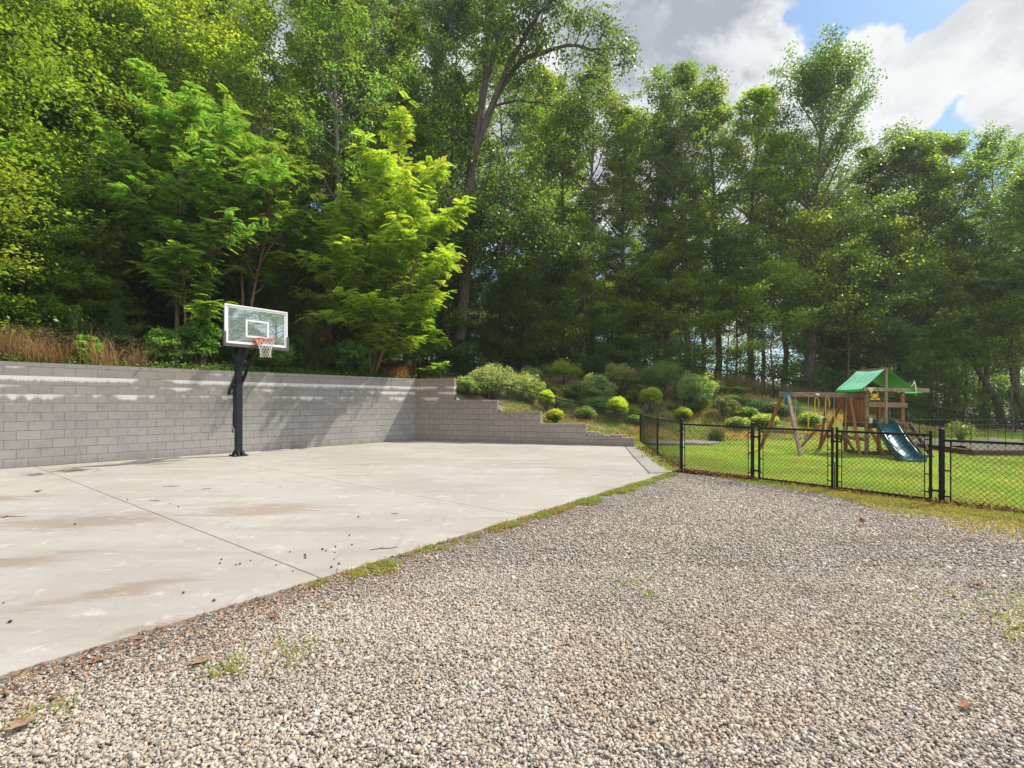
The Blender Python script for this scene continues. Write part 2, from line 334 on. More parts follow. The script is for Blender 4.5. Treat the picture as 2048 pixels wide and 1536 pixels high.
# ------------------------------------------------------------------ ground geometry
def G(px, py): Y = F * CH / (py - HY); return Vector(((px - CX) / F * Y, Y, 0))       # photo pixel -> point on level ground
def at(px, py, Y): return Vector(((px - CX) / F * Y, Y, CH - (py - HY) / F * Y))
WA = Vector((-11.08, 11.25, 0)); WC = Vector((-3.70, 19.84, 0)); WE = Vector((3.97, 16.94, 0))
dA = (WC - WA).normalized(); nA = Vector((-dA.y, dA.x, 0))       # behind the long wall
dR = (WE - WC).normalized(); nR = Vector((-dR.y, dR.x, 0))       # behind the stepped wall
cps = []
for t_ in (-22, -14, -7, 0, 5, 11.3):
    p = WA + dA * t_
    for d_, z_ in ((.25, 2.24), (3, 2.6), (8, 3.5), (20, 5.4), (45, 8)): q = p + nA * d_; cps.append((q.x, q.y, z_ if t_ < 11 or d_ < 4 else z_ * .85))
for s_, z_ in ((1.2, 2.2), (1.85, 1.46), (3.2, 1.30), (3.8, .98), (5.3, .66), (6.8, .22), (8.2, .05)):
    p = WC + dR * s_ + nR * .3; cps.append((p.x, p.y, z_))
cps += [(4.62, 18.7, 0.0), (6.5, 19.5, 0), (9, 19.6, .0), (12, 20, .0), (16, 21, .0), (22, 24.4, 0), (27, 25, 0), (40, 26, 0), (7.2, 22, .63), (6.28, 23.5, 1.0),
        (4.26, 21, .62), (1.36, 20.8, 1.0), (1.6, 19.2, .7), (9.7, 24.8, 2.0), (12.5, 24.8, 1.64), (17, 24.8, .85), (21.5, 25.8, .05), (7.1, 27, 2.5), (1.85, 30, 3.1),
        (-1.2, 28, 2.8), (-2.5, 24.5, 2.5), (10, 30, 2.6), (18, 32, .8), (28, 35, 0), (5, 35, 3.6), (0, 42, 4.5), (15, 45, 2.0), (30, 60, 0), (60, 60, 0), (0, 70, 6), (40, 100, 0), (90, 60, 0), (-40, 90, 8)]
cps = np.array(cps)
def _fit():
    n = len(cps); P = cps[:, :2]; K = np.linalg.norm(P[:, None] - P[None], axis=2)
    A = np.zeros((n + 3, n + 3)); A[:n, :n] = K; A[:n, n] = 1; A[:n, n+1:] = P; A[n, :n] = 1; A[n+1:, :n] = P.T
    return np.linalg.solve(A, np.r_[cps[:, 2], 0, 0, 0])
_w = _fit()
def H(x, y):
    x = np.asarray(x, float); y = np.asarray(y, float); sh = x.shape; x = x.ravel(); y = y.ravel()
    K = np.hypot(x[:, None] - cps[None, :, 0], y[:, None] - cps[None, :, 1]); n = len(cps)
    return (K @ _w[:n] + _w[n] + _w[n+1] * x + _w[n+2] * y).reshape(sh)
def Hz(x, y): return float(H(np.array([x]), np.array([y]))[0])
def hit(px, py, y0=17, y1=60):
    Y = np.arange(y0, y1, .05); X = (px - CX) / F * Y; z = CH - (py - HY) / F * Y; d = z - H(X, Y)
    i = np.argmax(d < 0) if (d < 0).any() else len(Y) // 3
    return Vector((X[i], Y[i], float(H(X[i:i+1], Y[i:i+1])[0])))
def behind(px, d, zoff=0):
    """point on the hill seen at photo column px, d metres behind the long wall"""
    r = Vector(((px - CX) / F, 1, 0)); p0 = WA + nA * d; k = p0.dot(nA) / r.dot(nA); q = r * k
    return Vector((q.x, q.y, Hz(q.x, q.y) + zoff))

def sheet(name, poly, z, mat):
    me = bpy.data.meshes.new(name); me.from_pydata([(x, y, z) for x, y in poly], [], [tuple(range(len(poly)))]); me.update()
    return tag(link(name, me, mat), kind='structure')
sheet('ground', [(-900, -900), (900, -900), (900, 900), (-900, 900)], -.09, M['earth'])
P0 = Vector((3.56, 10.93, 0)); P1 = Vector((4.50, 9.73, 0)); P2 = Vector((6.17, 7.465, 0)); dF = (P2 - P1).normalized()
P3 = P2 + dF * 3.0; P4 = P3 + dF * 3.0
SE0 = Vector((3.37, 10.93, 0)); SE1 = Vector((-1.586, 4.296, 0)); dS = (SE1 - SE0).normalized(); SE2 = SE1 + dS * 9
A_far = WA - dA * 16
# gravel drive bed between slab edge and fence
gp = [SE0 + Vector((-.15, 0, 0)), P0, P1, P2, P3 + dF * 9, Vector((14, -12, 0)), SE2 + Vector((0, -6, 0)), SE2 + Vector((-.2, .2, 0))]
sheet('gravel_drive', [(p.x, p.y) for p in gp], -.026, M['gravelbed'])
lawn_poly = [(4.0, 16.9), (3.3, 11.0), (P0.x, P0.y), (P1.x, P1.y), (P2.x, P2.y)] + [tuple((P3 + dF * 9)[:2]), (40, -4), (60, 26), (40, 27.5), (27, 26.5), (22, 25.8), (16, 22.5), (12, 21.4), (9, 21), (6.5, 20.6), (4.4, 19.6)]
sheet('lawn', lawn_poly, -.012, M['lawn'])

# hillside: strips from the wall/toe line outwards
inner = [WA - dA * 30 + nA * .12, A_far + nA * .12, WA - dA * 8 + nA * .12, WA + nA * .12, WA + dA * 6 + nA * .12, WC + (nA + nR) * .1]
inner += [WC + dR * s_ + nR * .12 for s_ in (1.3, 1.75, 3.4, 5.0, 6.6, 8.1)]
inner += [Vector(p + (0,)) for p in ((4.5, 18.6), (6.5, 19.5), (9, 19.6), (12, 20), (16, 21), (22, 24.2), (27, 25), (40, 26), (90, 27))]
outer = [(-75, -30), (-90, 0), (-95, 30), (-90, 60), (-80, 90), (-60, 110), (-50, 120), (-40, 125), (-30, 130), (-20, 130), (-10, 130), (0, 130), (10, 130), (20, 130), (30, 130), (45, 130), (60, 125), (80, 115), (100, 100), (120, 80), (150, 40)]
def resample(pl, seg):
    out = []
    for a, b in zip(pl[:-1], pl[1:]):
        for k in range(seg): out.append((a[0] + (b[0]-a[0]) * k / seg, a[1] + (b[1]-a[1]) * k / seg))
    out.append((pl[-1][0], pl[-1][1])); return np.array(out)
I_ = resample([tuple(p[:2]) for p in inner], 8); O_ = resample(outer, 8); n_r = 44
tt = (np.linspace(0, 1, n_r) ** 2.6)[None, :, None]
XY = I_[:, None] * (1 - tt) + O_[:, None] * tt; Zs = H(XY[..., 0], XY[..., 1])
Zs += .04 * np.sin(XY[..., 0] * 2.3 + 1.7 * np.sin(XY[..., 1] * 1.3)) * np.clip(tt[..., 0] * 30, 0, 1)
Vt = np.dstack([XY, Zs]).reshape(-1, 3); a_ = np.arange(len(I_) - 1)[:, None] * n_r + np.arange(n_r - 1)[None]
Ft = np.stack([a_, a_ + n_r, a_ + n_r + 1, a_ + 1], -1).reshape(-1, 4)
hm = np_mesh('hillside', Vt, Ft, smooth=True); tag(link('hillside', hm, M['bank']), kind='structure')

# slab: three pours with open joints
def split_slab():
    mb = MB()
    poly = [A_far, WC, WE + Vector((.02, 0, 0)), SE0, SE2, SE2 + Vector((-8, -4, 0))]
    J1 = (Vector((-1.586, 4.296, 0)), Vector((-9.5, 10.7, 0))); j2a = G(777, 981); j2b = G(598, 948)
    def clip(pl, p, n_):
        o = []
        for i in range(len(pl)):
            a, b = pl[i], pl[(i+1) % len(pl)]; da = (a - p).dot(n_); db = (b - p).dot(n_)
            if da >= 0: o.append(a)
            if da * db < 0: o.append(a + (b - a) * (da / (da - db)))
        return o
    d1 = (J1[1] - J1[0]).normalized(); n1_ = Vector((-d1.y, d1.x, 0)); n1_ = n1_ if n1_.dot(WC - J1[0]) > 0 else -n1_
    d2 = (j2b - j2a).normalized(); n2_ = Vector((-d2.y, d2.x, 0)); n2_ = n2_ if n2_.dot(WC - j2a) > 0 else -n2_
    g = .0028; parts = [clip(poly, J1[0] - n1_ * g, -n1_), clip(clip(poly, J1[0] + n1_ * g, n1_), j2a - n2_ * g * .6, -n2_), clip(poly, j2a + n2_ * g * .6, n2_)]
    for pl in parts:
        area = sum(a.x * b.y - b.x * a.y for a, b in zip(pl, pl[1:] + pl[:1]))
        if area < 0: pl = pl[::-1]
        n_ = len(pl); c = sum(pl, Vector()) / n_
        lo = [(p.x, p.y, -.12) for p in pl]; mid = [(p.x, p.y, -.008) for p in pl]; top = []
        for p in pl: q = p + (c - p).normalized() * .009; top.append((q.x, q.y, 0))
        mb.poly(lo + mid + top, [tuple(range(2*n_, 3*n_))] + [(i, (i+1) % n_, (i+1) % n_ + n_, i + n_) for i in range(n_)] + [(i+n_, (i+1) % n_ + n_, (i+1) % n_ + 2*n_, i + 2*n_) for i in range(n_)])
    o = mb.build('concrete_slab', M['concrete']); tag(o, kind='structure')
split_slab()
sheet('joint_fill', [(-25, -6), (3.2, 10.6), (3.9, 16.9), (-3.7, 19.8), (-22, -1)], -.010, simple('joint_dirt', (.16, .135, .11), .95))

# ------------------------------------------------------------------ block walls
def wall_mesh(name, start, d, nrm, prof, th=.2, top0=0):
    """prof: outline in (s, z); extruded th behind; UV in metres"""
    vs = []; fs = []; uvs = []
    def P(s_, z_, b): q = start + d * s_ + nrm * (th if b else 0); return (q.x, q.y, z_)
    n_ = len(prof)
    vs = [P(s_, z_, 0) for s_, z_ in prof] + [P(s_, z_, 1) for s_, z_ in prof]
    fs = [tuple(range(n_)), tuple(range(2*n_-1, n_-1, -1))] + [((i+1) % n_, i, i + n_, (i+1) % n_ + n_) for i in range(n_)]
    me = bpy.data.meshes.new(name); me.from_pydata(vs, [], fs); me.update()
    uvl = me.uv_layers.new(name='UVMap')
    for pi_, p in enumerate(me.polygons):
        for li in p.loop_indices:
            vi = me.loops[li].vertex_index; s_, z_ = prof[vi % n_]
            if pi_ >= 2:
                if abs(p.normal.z) > .5: uvl.data[li].uv = (s_, z_ - .10 + (th * .4 if vi >= n_ else 0))
                else: uvl.data[li].uv = (s_ + (th if vi >= n_ else 0), z_)
            else: uvl.data[li].uv = (s_, z_)
    return me
R_ = .2032; TOP = 11.5 * R_
LA = (WC - A_far).length
o = link('block_wall', wall_mesh('block_wall', A_far, dA, nA, [(0, -.1), (LA, -.1), (LA, TOP), (0, TOP)]), M['block'])
tag(o, 'long tall grey concrete block retaining wall with white lime streaks along the slab', 'wall')
LR = (WE - WC).length
def s_of(px): r = Vector(((px - CX) / F, 1, 0)); nn = Vector((r.y, -r.x, 0)); return -(WC.dot(nn)) / dR.dot(nn)
st = [(908, 11.5), (994, 7.5), (1081, 5.5), (1172, 3.5), (1245, 1.5), (1268, 1.35)]
prof = [(0.0, -.1), (LR, -.1)]; zz = None
rp = []; prev = 0
for px, k in st: sx_ = min(s_of(px), LR); rp.append((prev, k * R_)); rp.append((sx_, k * R_)); prev = sx_
prof = [(0, -.1), (LR, -.1)] + [(min(a, LR), b) for a, b in rp[::-1]]
stepped = link('block_wall', wall_mesh('stepped_wall', WC, dR, nR, prof), M['block_warm_bounce'])
tag(stepped, 'stepped concrete block wall descending in shade at the far end of the slab', 'wall')
# loose blocks lying on the low end of the stepped wall
for (pa, pb, hgt, lab) in ((1174, 1197, .145, 'largest loose concrete block laid on the low end of the stepped wall'), (1197.6, 1208, .10, 'small loose block next to the largest one on the stepped wall'),
                        (1221, 1244, .06, 'thin flat loose block nearest the low end of the stepped wall'), (1208.6, 1220, .03, 'thinnest loose paver between two others on the stepped wall')):
    mb = MB(); a, b = s_of(pa), s_of(pb); z0 = 1.5 * R_ + .003
    p = WC + dR * a + nR * .11; q = WC + dR * b + nR * .11
    mb.bar((p.x, p.y, z0 + hgt / 2), (q.x, q.y, z0 + hgt / 2), .19, hgt, ch=.06)
    tag(mb.build('loose_block', M['paver']), lab, 'block', 'loose blocks on the stepped wall')

# ------------------------------------------------------------------ foliage engines
rng = np.random.default_rng(7)
def unit(v): return v / np.maximum(np.linalg.norm(v, axis=-1, keepdims=True), 1e-9)
def leaf_quads(C, size, up=.8, cols=None, aspect=.62, droop=0):
    """C (n,3) centres -> folded four-vertex leaves"""
    n = len(C); nr = rng.normal(size=(n, 3)); nr[:, 2] = np.abs(nr[:, 2]) + up; nr = unit(nr)
    t = rng.normal(size=(n, 3)); t[:, 2] -= droop; t = unit(t - nr * (t * nr).sum(1, keepdims=True)); b = np.cross(nr, t)
    s = (size * rng.uniform(.65, 1.3, (n, 1))); wv = s * aspect
    tip = C + t * s * .55; base = C - t * s * .5; fold = nr * s * .12
    l = C + b * wv * .5 + fold; r = C - b * wv * .5 + fold
    V = np.stack([base, r, tip, l], 1).reshape(-1, 3); Fq = np.arange(4 * n).reshape(-1, 4)
    return V, Fq, (None if cols is None else np.repeat(cols, 4, 0))
def vary(base, n, dv=.28, dy=.18):
    c = np.array(base)[None] * rng.uniform(1 - dv, 1 + dv, (n, 1)); c = np.repeat(c, 1, 0) * np.ones((n, 3))
    c[:, 0] *= 1 + rng.uniform(-dy, dy * 1.6, n); return np.clip(c, .004, 1)
def tubes(paths, ns):
    """paths: list of (pts (k,3), radii (k)); returns one mesh worth of V, F"""
    VV = []; FF = []; off = 0
    for P, r in paths:
        P = np.asarray(P, float); r = np.asarray(r, float); k = len(P); d = unit(np.gradient(P, axis=0))
        ref = np.array([1., .13, 0]) if abs(d[0][2]) > .7 else np.array([0, 0, 1.]); a = unit(np.cross(d, ref)); b = np.cross(d, a)
        n = ns if r[0] > .035 else 4; th = np.arange(n) * 2 * PI / n
        V = P[:, None] + (a[:, None] * np.cos(th)[None, :, None] + b[:, None] * np.sin(th)[None, :, None]) * r[:, None, None]
        i = np.arange(k - 1)[:, None] * n; j = np.arange(n)[None]; j2 = (j + 1) % n
        FF.append(np.stack([i + j, i + j2, i + n + j2, i + n + j], -1).reshape(-1, 4) + off); VV.append(V.reshape(-1, 3)); off += k * n
    return np.concatenate(VV), np.concatenate(FF)
def curve(p, d, L, k, lift, wob):
    """a branch: k points from p along d, bending by lift, wandering by wob"""
    pts = [np.array(p, float)]; d = np.array(d, float)
    for i in range(k):
        d = d + np.array([0, 0, lift / k]) + rng.normal(size=3) * wob; d = d / np.linalg.norm(d); pts.append(pts[-1] + d * L / k)
    return np.array(pts)
def grow(h, R, cb, tr, nprim=26, nsub=7, ncl=3, nleaf=42, leaf=.13, colr=(.06, .13, .02), prof='oval', spread=.38, flat=.4, lift=.35, lean=(0, 0), top=None, up=.8, elev=(15, 60), path=None, aspect=.62, shell=0):
    """trunk+limbs mesh and crown mesh"""
    paths = []
    if path is None:
        k = 9; P = np.zeros((k + 1, 3)); P[:, 2] = np.linspace(-.3, h * .97, k + 1)
        wv = np.cumsum(rng.normal(size=(k + 1, 2)) * h * .008, 0); P[:, :2] = wv - wv[0] + np.outer(np.linspace(0, 1, k + 1) ** 1.3, np.array(lean)) * h
    else: P = np.array(path, float); k = len(P) - 1
    tz = np.linspace(0, 1, k + 1); rad = tr * (1 - tz) ** .8 + tr * .06; rad[0] *= 1.35
    paths.append((P, rad)); cl = []
    az = rng.uniform(0, 6.28)
    for i in range(nprim):
        t = cb + (1 - cb) * (i + rng.uniform(0, 1)) / nprim; t = min(t, .985); u = (t - cb) / (1 - cb)
        az += 2.4 + rng.normal() * .4
        if prof == 'oval': rl = math.sin(PI * (.18 + .78 * u)) ** .7
        elif prof == 'cone': rl = (1 - u) ** .8 + .08
        elif prof == 'vase': rl = .55 + .5 * math.sin(PI * min(1, u * .9 + .05))
        else: rl = (1 - u ** 2.2) ** .6
        L = R * rl * rng.uniform(.72, 1.18) + .15
        f = t * k; j = min(int(f), k - 1); p = P[j] + (P[j+1] - P[j]) * (f - j)
        e = math.radians(elev[0] + (elev[1] - elev[0]) * u + rng.normal() * 8)
        d = (math.cos(az) * math.cos(e), math.sin(az) * math.cos(e), math.sin(e))
        B = curve(p, d, L, 6, lift, .09); r0 = max(.012, tr * .42 * (1 - u * .75) * (L / R) ** .6)
        paths.append((B, r0 * (1 - np.linspace(0, 1, 7)) ** .9 + .004))
        for s in range(nsub):
            g = .28 + .72 * (s + rng.uniform(0, 1)) / nsub; f2 = g * 6; j2 = min(int(f2), 5); q = B[j2] + (B[j2+1] - B[j2]) * (f2 - j2)
            dd = unit(B[j2+1] - B[j2]); side = unit(np.cross(dd, [0, 0, 1.])) * (1 if s % 2 else -1)
            d2 = dd * .7 + side * rng.uniform(.3, 1.1) + np.array([0, 0, rng.uniform(-.25, .4)])
            L2 = L * rng.uniform(.2, .42) * (1.15 - .5 * g) + .12; C2 = curve(q, d2 / np.linalg.norm(d2), L2, 3, .05, .1)
            paths.append((C2, np.linspace(max(.006, r0 * .3), .003, 4)))
            for c_ in range(ncl): cl.append(C2[3] * (c_ + 1) / ncl + C2[0] * (1 - (c_ + 1) / ncl) if c_ < ncl - 1 else C2[3])
    cl = np.array(cl); n = len(cl) * nleaf; keep = rng.uniform(.45, 1.5, len(cl)); cnt = (keep * nleaf).astype(int)
    C = np.repeat(cl, cnt, 0); off = rng.normal(size=C.shape) * np.array([spread, spread, spread * flat]); C = C + off
    C[:, 2] -= .35 * (off[:, 0] ** 2 + off[:, 1] ** 2)
    cc = np.repeat(vary(colr, len(cl), .25, .15), cnt, 0) * rng.uniform(.75, 1.3, (len(C), 1))
    LV, LF, LC = leaf_quads(C, leaf, up, cc, aspect)
    TV, TF = tubes(paths, 9)
    return np_mesh('trunk', TV, TF, smooth=True), np_mesh('crown', LV, LF, LC)
def fronds(anchors, dirs, L=.34, pairs=7, lw=.06, ll=.115, colr=(.12, .26, .03)):
    """compound leaves: leaflets in two ranks along a drooping rib"""
    V = []; C = []; n = len(anchors); t = np.linspace(.12, 1, pairs)
    d = unit(dirs); side = unit(np.cross(d, [0, 0, 1.])); upv = np.cross(side, d)
    Ls = L * rng.uniform(.7, 1.25, (n, 1)); col = vary(colr, n, .25, .2)
    for tk in t:
        p = anchors + d * Ls * tk - np.array([0, 0, 1.]) * (Ls * .28 * tk ** 2)
        for sg in (1, -1):
            l = ll * (1 - .45 * abs(tk - .45)) * Ls / L; tip = p + side * sg * l + d * l * .35 - np.array([0, 0, 1.]) * l * .25
            w_ = d * lw * .5; m_ = (p + tip) / 2
            V.append(np.stack([p, m_ + w_, tip, m_ - w_], 1)); C.append(col * rng.uniform(.8, 1.2, (n, 1)))
    V = np.concatenate(V).reshape(-1, 3); return V, np.arange(len(V)).reshape(-1, 4), np.repeat(np.concatenate(C), 4, 0)
def locust(h, R, stems, nlimb=16, nf=9, colr=(.12, .26, .03), cb=.3, tr=.07, lim=None):
    paths = []; A = []; Dd = []
    for (ox, oy, hh) in stems:
        P = curve((0, 0, -.2), (ox, oy, 1), h * hh, 8, .25, .03); paths.append((P, tr * (1 - np.linspace(0, 1, 9)) ** .8 + .01)); az = rng.uniform(0, 6)
        for i in range(nlimb):
            t = cb + (1 - cb) * (i + rng.uniform(0, 1)) / nlimb; t = min(t, .98); az += 2.4; f = t * 8; j = min(int(f), 7); p = P[j] + (P[j+1] - P[j]) * (f - j)
            L = R * (.38 + .62 * math.sin(PI * (.22 + .66 * (t - cb) / (1 - cb)))) * rng.uniform(.6, 1.15); e = .4 + .5 * t
            B = curve(p, (math.cos(az) * math.cos(e), math.sin(az) * math.cos(e), math.sin(e)), L, 6, .05, .12); paths.append((B, tr * .4 * (1 - np.linspace(0, 1, 7)) ** .9 + .004))
            for s in range(12):
                g = .25 + .75 * (s + rng.uniform()) / 12; f2 = g * 6; j2 = min(int(f2), 5); q = B[j2] + (B[j2+1] - B[j2]) * (f2 - j2); dd = unit(B[j2+1] - B[j2]); sd = unit(np.cross(dd, [0, 0, 1.]))
                d2 = dd * .6 + sd * rng.uniform(-1.1, 1.1) + np.array([0, 0, rng.uniform(-.1, .25)]); L2 = rng.uniform(.2, .38) * L + .1
                C2 = curve(q, unit(d2), L2, 2, -.1, .08); paths.append((C2, np.array([.008, .006, .003])))
                for m_ in range(nf):
                    u = rng.uniform(0, 1); A.append(C2[0] * (1 - u) + C2[2] * u + rng.normal(size=3) * .03); a2 = rng.uniform(0, 6.28); Dd.append((math.cos(a2), math.sin(a2), rng.uniform(-.35, .7)))
    V, Fq, C = fronds(np.array(A), np.array(Dd), colr=colr); TV, TF = tubes(paths, 8)
    return np_mesh('trunk', TV, TF, smooth=True), np_mesh('crown', V, Fq, C)
def conifer(h, R, colr=(.06, .13, .03), dens=1.0, base=.05, nl=.07):
    paths = [(np.array([[0, 0, -.1], [0, 0, h * .5], [0, 0, h]]), np.array([.03, .018, .004]) * h / 2)]; A = []; Dr = []
    nw = int(9 * dens * max(1, h / 1.6))
    for i in range(nw):
        u = i / (nw - 1); z = h * (base + (.97 - base) * u); L = R * (1 - u) ** .85 + .05; az = rng.uniform(0, 6)
        for b in range(5):
            az += 1.2566 + rng.normal() * .15; e = .35 + .5 * u; B = curve((0, 0, z), (math.cos(az) * math.cos(e), math.sin(az) * math.cos(e), math.sin(e)), L, 4, .3, .04)
            paths.append((B, np.linspace(.009, .003, 5)))
            seg = max(10, int(L * 95 * dens)); g = rng.uniform(.1, 1.0, seg) ** .8; f = g * 4; j = np.minimum(f.astype(int), 3); q = B[j] + (B[j+1] - B[j]) * (f - j)[:, None]
            dd = unit(B[j+1] - B[j]); A.append(q + rng.normal(size=q.shape) * .035 * h / 2); Dr.append(unit(dd + rng.normal(size=q.shape) * .55))
    A = np.concatenate(A); Dr = np.concatenate(Dr); m_ = 3; A = np.repeat(A, m_, 0); Dr = unit(np.repeat(Dr, m_, 0) + rng.normal(size=(len(A), 3)) * .35)
    sd = unit(np.cross(Dr, rng.normal(size=Dr.shape))) * nl * .09; L = nl * rng.uniform(.7, 1.3, (len(A), 1))
    V = np.stack([A - sd, A + sd, A + Dr * L + sd * .3, A + Dr * L - sd * .3], 1).reshape(-1, 3); C = np.repeat(vary(colr, len(A), .3, .2), 4, 0)
    TV, TF = tubes(paths, 6); return np_mesh('stem', TV, TF, smooth=True), np_mesh('foliage', V, np.arange(len(V)).reshape(-1, 4), C)
def bush(h, R, n=5000, leaf=.05, colr=(.07, .13, .03), tips=None, ntip=0, lump=.22, up=.3, nb=26, asp=.5, inner=.45, tipc=None, basez=.5, shape=1.0, lobes=None, lr=.34, droop=0):
    """shrub of many leafy lobes on fine stems, gaps between the lobes"""
    nl = lobes or int(26 + lump * 60); d = unit(rng.normal(size=(nl, 3))); d[:, 2] = np.where(d[:, 2] < -.25, -d[:, 2], d[:, 2]); rr = rng.uniform(.55, 1.0 + lump * .35, nl) if lump > .12 else rng.uniform(.84, .98, nl)
    zc = h * basez * .85; LCn = np.c_[d[:, 0] * rr * R * .8, d[:, 1] * rr * R * .8, zc + d[:, 2] * rr * (h - zc) * .84]; rad = R * lr * rng.uniform(.55, 1.25, nl)
    li = rng.integers(0, nl, n); q = unit(rng.normal(size=(n, 3))); q[:, 2] = np.where(rng.uniform(size=n) < .65, np.abs(q[:, 2]), q[:, 2]); r2 = np.where(rng.uniform(size=n) < inner, rng.uniform(.3, 1, n), rng.uniform(.8, 1.25, n))
    C = LCn[li] + q * (r2 * rad[li])[:, None] * np.array([1, 1, min(1., h / (2 * R) + .35)]); C[:, 2] = np.maximum(C[:, 2], .03)
    cc = vary(colr, n, .3, .2) * (rng.uniform(.75, 1.25, nl)[li])[:, None]
    if tipc is not None: f = np.clip((C[:, 2] / h - .30) * .9 + q[:, 2] * .55 + rng.normal(size=n) * .2, 0, 1)[:, None]; cc = cc * (1 - f) + vary(tipc, n, .25, .1) * f
    LV, LF, LC = leaf_quads(C, leaf, up, cc, asp, droop)
    if ntip:
        i = rng.integers(0, n, ntip * 3); i = i[(C[i, 2] > h * .35)][:ntip]; q = C[i] * np.array([1.04, 1.04, 1.04]); q = np.repeat(q, 8, 0) + rng.normal(size=(len(q) * 8, 3)) * .025
        V2, F2, C2 = leaf_quads(q, leaf * .55, .1, vary(tips, len(q), .2, .1), .8); LF = np.concatenate([LF, F2 + len(LV)]); LV = np.concatenate([LV, V2]); LC = np.concatenate([LC, C2])
    paths = []
    for i in range(nb):
        e = LCn[rng.integers(0, nl)]; k = np.linspace(0, 1, 5)[:, None]; B = np.array([0, 0, -.05]) * (1 - k) + e * k + rng.normal(size=(5, 3)) * .03 * R + np.c_[np.zeros((5, 2)), np.sin(k[:, 0] * 3.14) * .0]; paths.append((B, np.linspace(.014, .004, 5)))
    TV, TF = tubes(paths, 5); return np_mesh('stems', TV, TF, smooth=True), np_mesh('foliage', LV, LF, LC)
def blades(P, hgt, colr, n_per=3, wid=.008, spread=.03, lean=.45, seg=1, taper=.15):
    n = len(P) * n_per; B = np.repeat(P, n_per, 0) + np.c_[rng.normal(size=(n, 2)) * spread, np.zeros(n)]; hh = (np.repeat(np.broadcast_to(hgt, len(P)), n_per) * rng.uniform(.5, 1.25, n))[:, None]
    a = rng.uniform(0, 6.28, n); dr = np.c_[np.cos(a), np.sin(a), np.zeros(n)]; sd = np.c_[-np.sin(a + rng.uniform(-1, 1, n)), np.cos(a), np.zeros(n)] * wid * .5
    ln = np.abs(rng.normal(size=(n, 1))) * lean; m_ = B + dr * hh * ln * .35 + np.array([0, 0, 1.]) * hh * .6; t = B + dr * hh * ln + np.array([0, 0, 1.]) * hh * (1 - .25 * np.minimum(ln, 1))
    V = np.stack([B - sd, B + sd, m_ + sd * .8, m_ - sd * .8, t + sd * taper, t - sd * taper], 1).reshape(-1, 3); i = np.arange(n)[:, None] * 6
    Fq = np.concatenate([i + np.array([[0, 1, 2, 3]]), i + np.array([[3, 2, 4, 5]])]); C = np.repeat(colr if len(colr) == n else np.repeat(colr, n_per, 0), 6, 0)
    return V, Fq, C

# ------------------------------------------------------------------ trees
def kind_of(name, meshes, bark, leafm, names=('trunk', 'crown')):
    for me, m in zip(meshes, (bark, leafm)):
        if not me.materials: me.materials.append(m)
    return dict(name=name, meshes=meshes, names=names)
def plant(K, pos, sc=(1, 1, 1), rz=0., label=None, cat='tree', group=None):
    e = empty(K['name'], pos, rz, sc); tag(e, label, cat, group)
    for me, nm in zip(K['meshes'], K['names']): link(nm, me, None, e).name = nm
    return e
GREEN = (.110, .185, .04); FRESH = (.150, .225, .04); DEEP = (.085, .150, .042)
TK = []
for i, (h, R, cb, c, kw) in enumerate([
        (20, 4.0, .30, GREEN, dict(prof='oval')), (20, 3.6, .22, FRESH, dict(prof='round')), (20, 4.4, .38, DEEP, dict(prof='oval', lift=.5)),
        (20, 3.3, .16, GREEN, dict(prof='cone', elev=(5, 55))), (20, 4.2, .26, FRESH, dict(prof='vase', spread=.25))]):
    TK.append(kind_of('deciduous_tree', grow(h, R, cb, .19, nprim=40, nsub=8, ncl=2, nleaf=36, leaf=.16, colr=c, flat=.42, **{'spread': .22, **kw}), M['bark'] if i % 2 else M['bark_pale'], M['leaf']))
UK = []
for i, (c, R) in enumerate([(FRESH, 2.5), (GREEN, 2.2), (DEEP, 2.6), ((.10, .17, .025), 2.3)]):
    UK.append(kind_of('understory_tree', grow(7, R, .10, .07, nprim=30, nsub=7, ncl=3, nleaf=34, leaf=.125, colr=c, spread=.28, flat=.42, prof='oval' if i % 2 else 'round', elev=(5, 50), lift=.3, up=.9), M['bark'], M['leaf']))
UH = [kind_of('understory_tree', grow(7, 2.4, .42, .06, nprim=24, nsub=7, ncl=2, nleaf=38, leaf=.13, colr=c, spread=.24, flat=.4, prof='round', elev=(5, 50), lift=.3, up=.9), M['bark'], M['leaf']) for c in (FRESH, GREEN, DEEP, FRESH)]
SK = [kind_of('slender_tree', grow(14, 1.9, .42, .085, nprim=22, nsub=5, ncl=2, nleaf=30, leaf=.15, colr=c, spread=.3, elev=(20, 60)), M['bark'], M['leaf']) for c in (GREEN, FRESH)]

def tree_at(K, h0, R0, px, Y, top, R, label, group=None, cat='tree', pos=None):
    if pos is None: X = (px - CX) / F * Y; pos = Vector((X, Y, Hz(X, Y)))
    h = CH + (HY - top) / F * pos.y - pos.z
    return plant(K, pos, (R / R0, R / R0, h / h0), rng.uniform(0, 6.28), label, cat, group)
R0s = [4.0, 3.6, 4.4, 3.3, 4.2]
GR = 'tall trees in a row behind the upper fence on the right'
row = [(1125, 33, 215, 3.8, 0), (1190, 31, 140, 3.5, 0), (1245, 32, 205, 3.5, 1), (1318, 34, 225, 3.8, 0), (1375, 31, 160, 3.9, 2), (1432, 31.5, 165, 3.6, 1), (1500, 31, 185, 3.6, 1), (1345, 32, 250, 3.2, 3),
       (1562, 33, 290, 3.8, 0), (1735, 32, 300, 3.8, 3), (1795, 32, 290, 3.8, 2), (1850, 31, 262, 3.8, 1), (1918, 31, 278, 3.6, 0), (1975, 31, 285, 3.6, 2), (2035, 31.5, 345, 3.4, 1), (2075, 26, 330, 3.6, 2), (2160, 28, 300, 3.8, 0)]
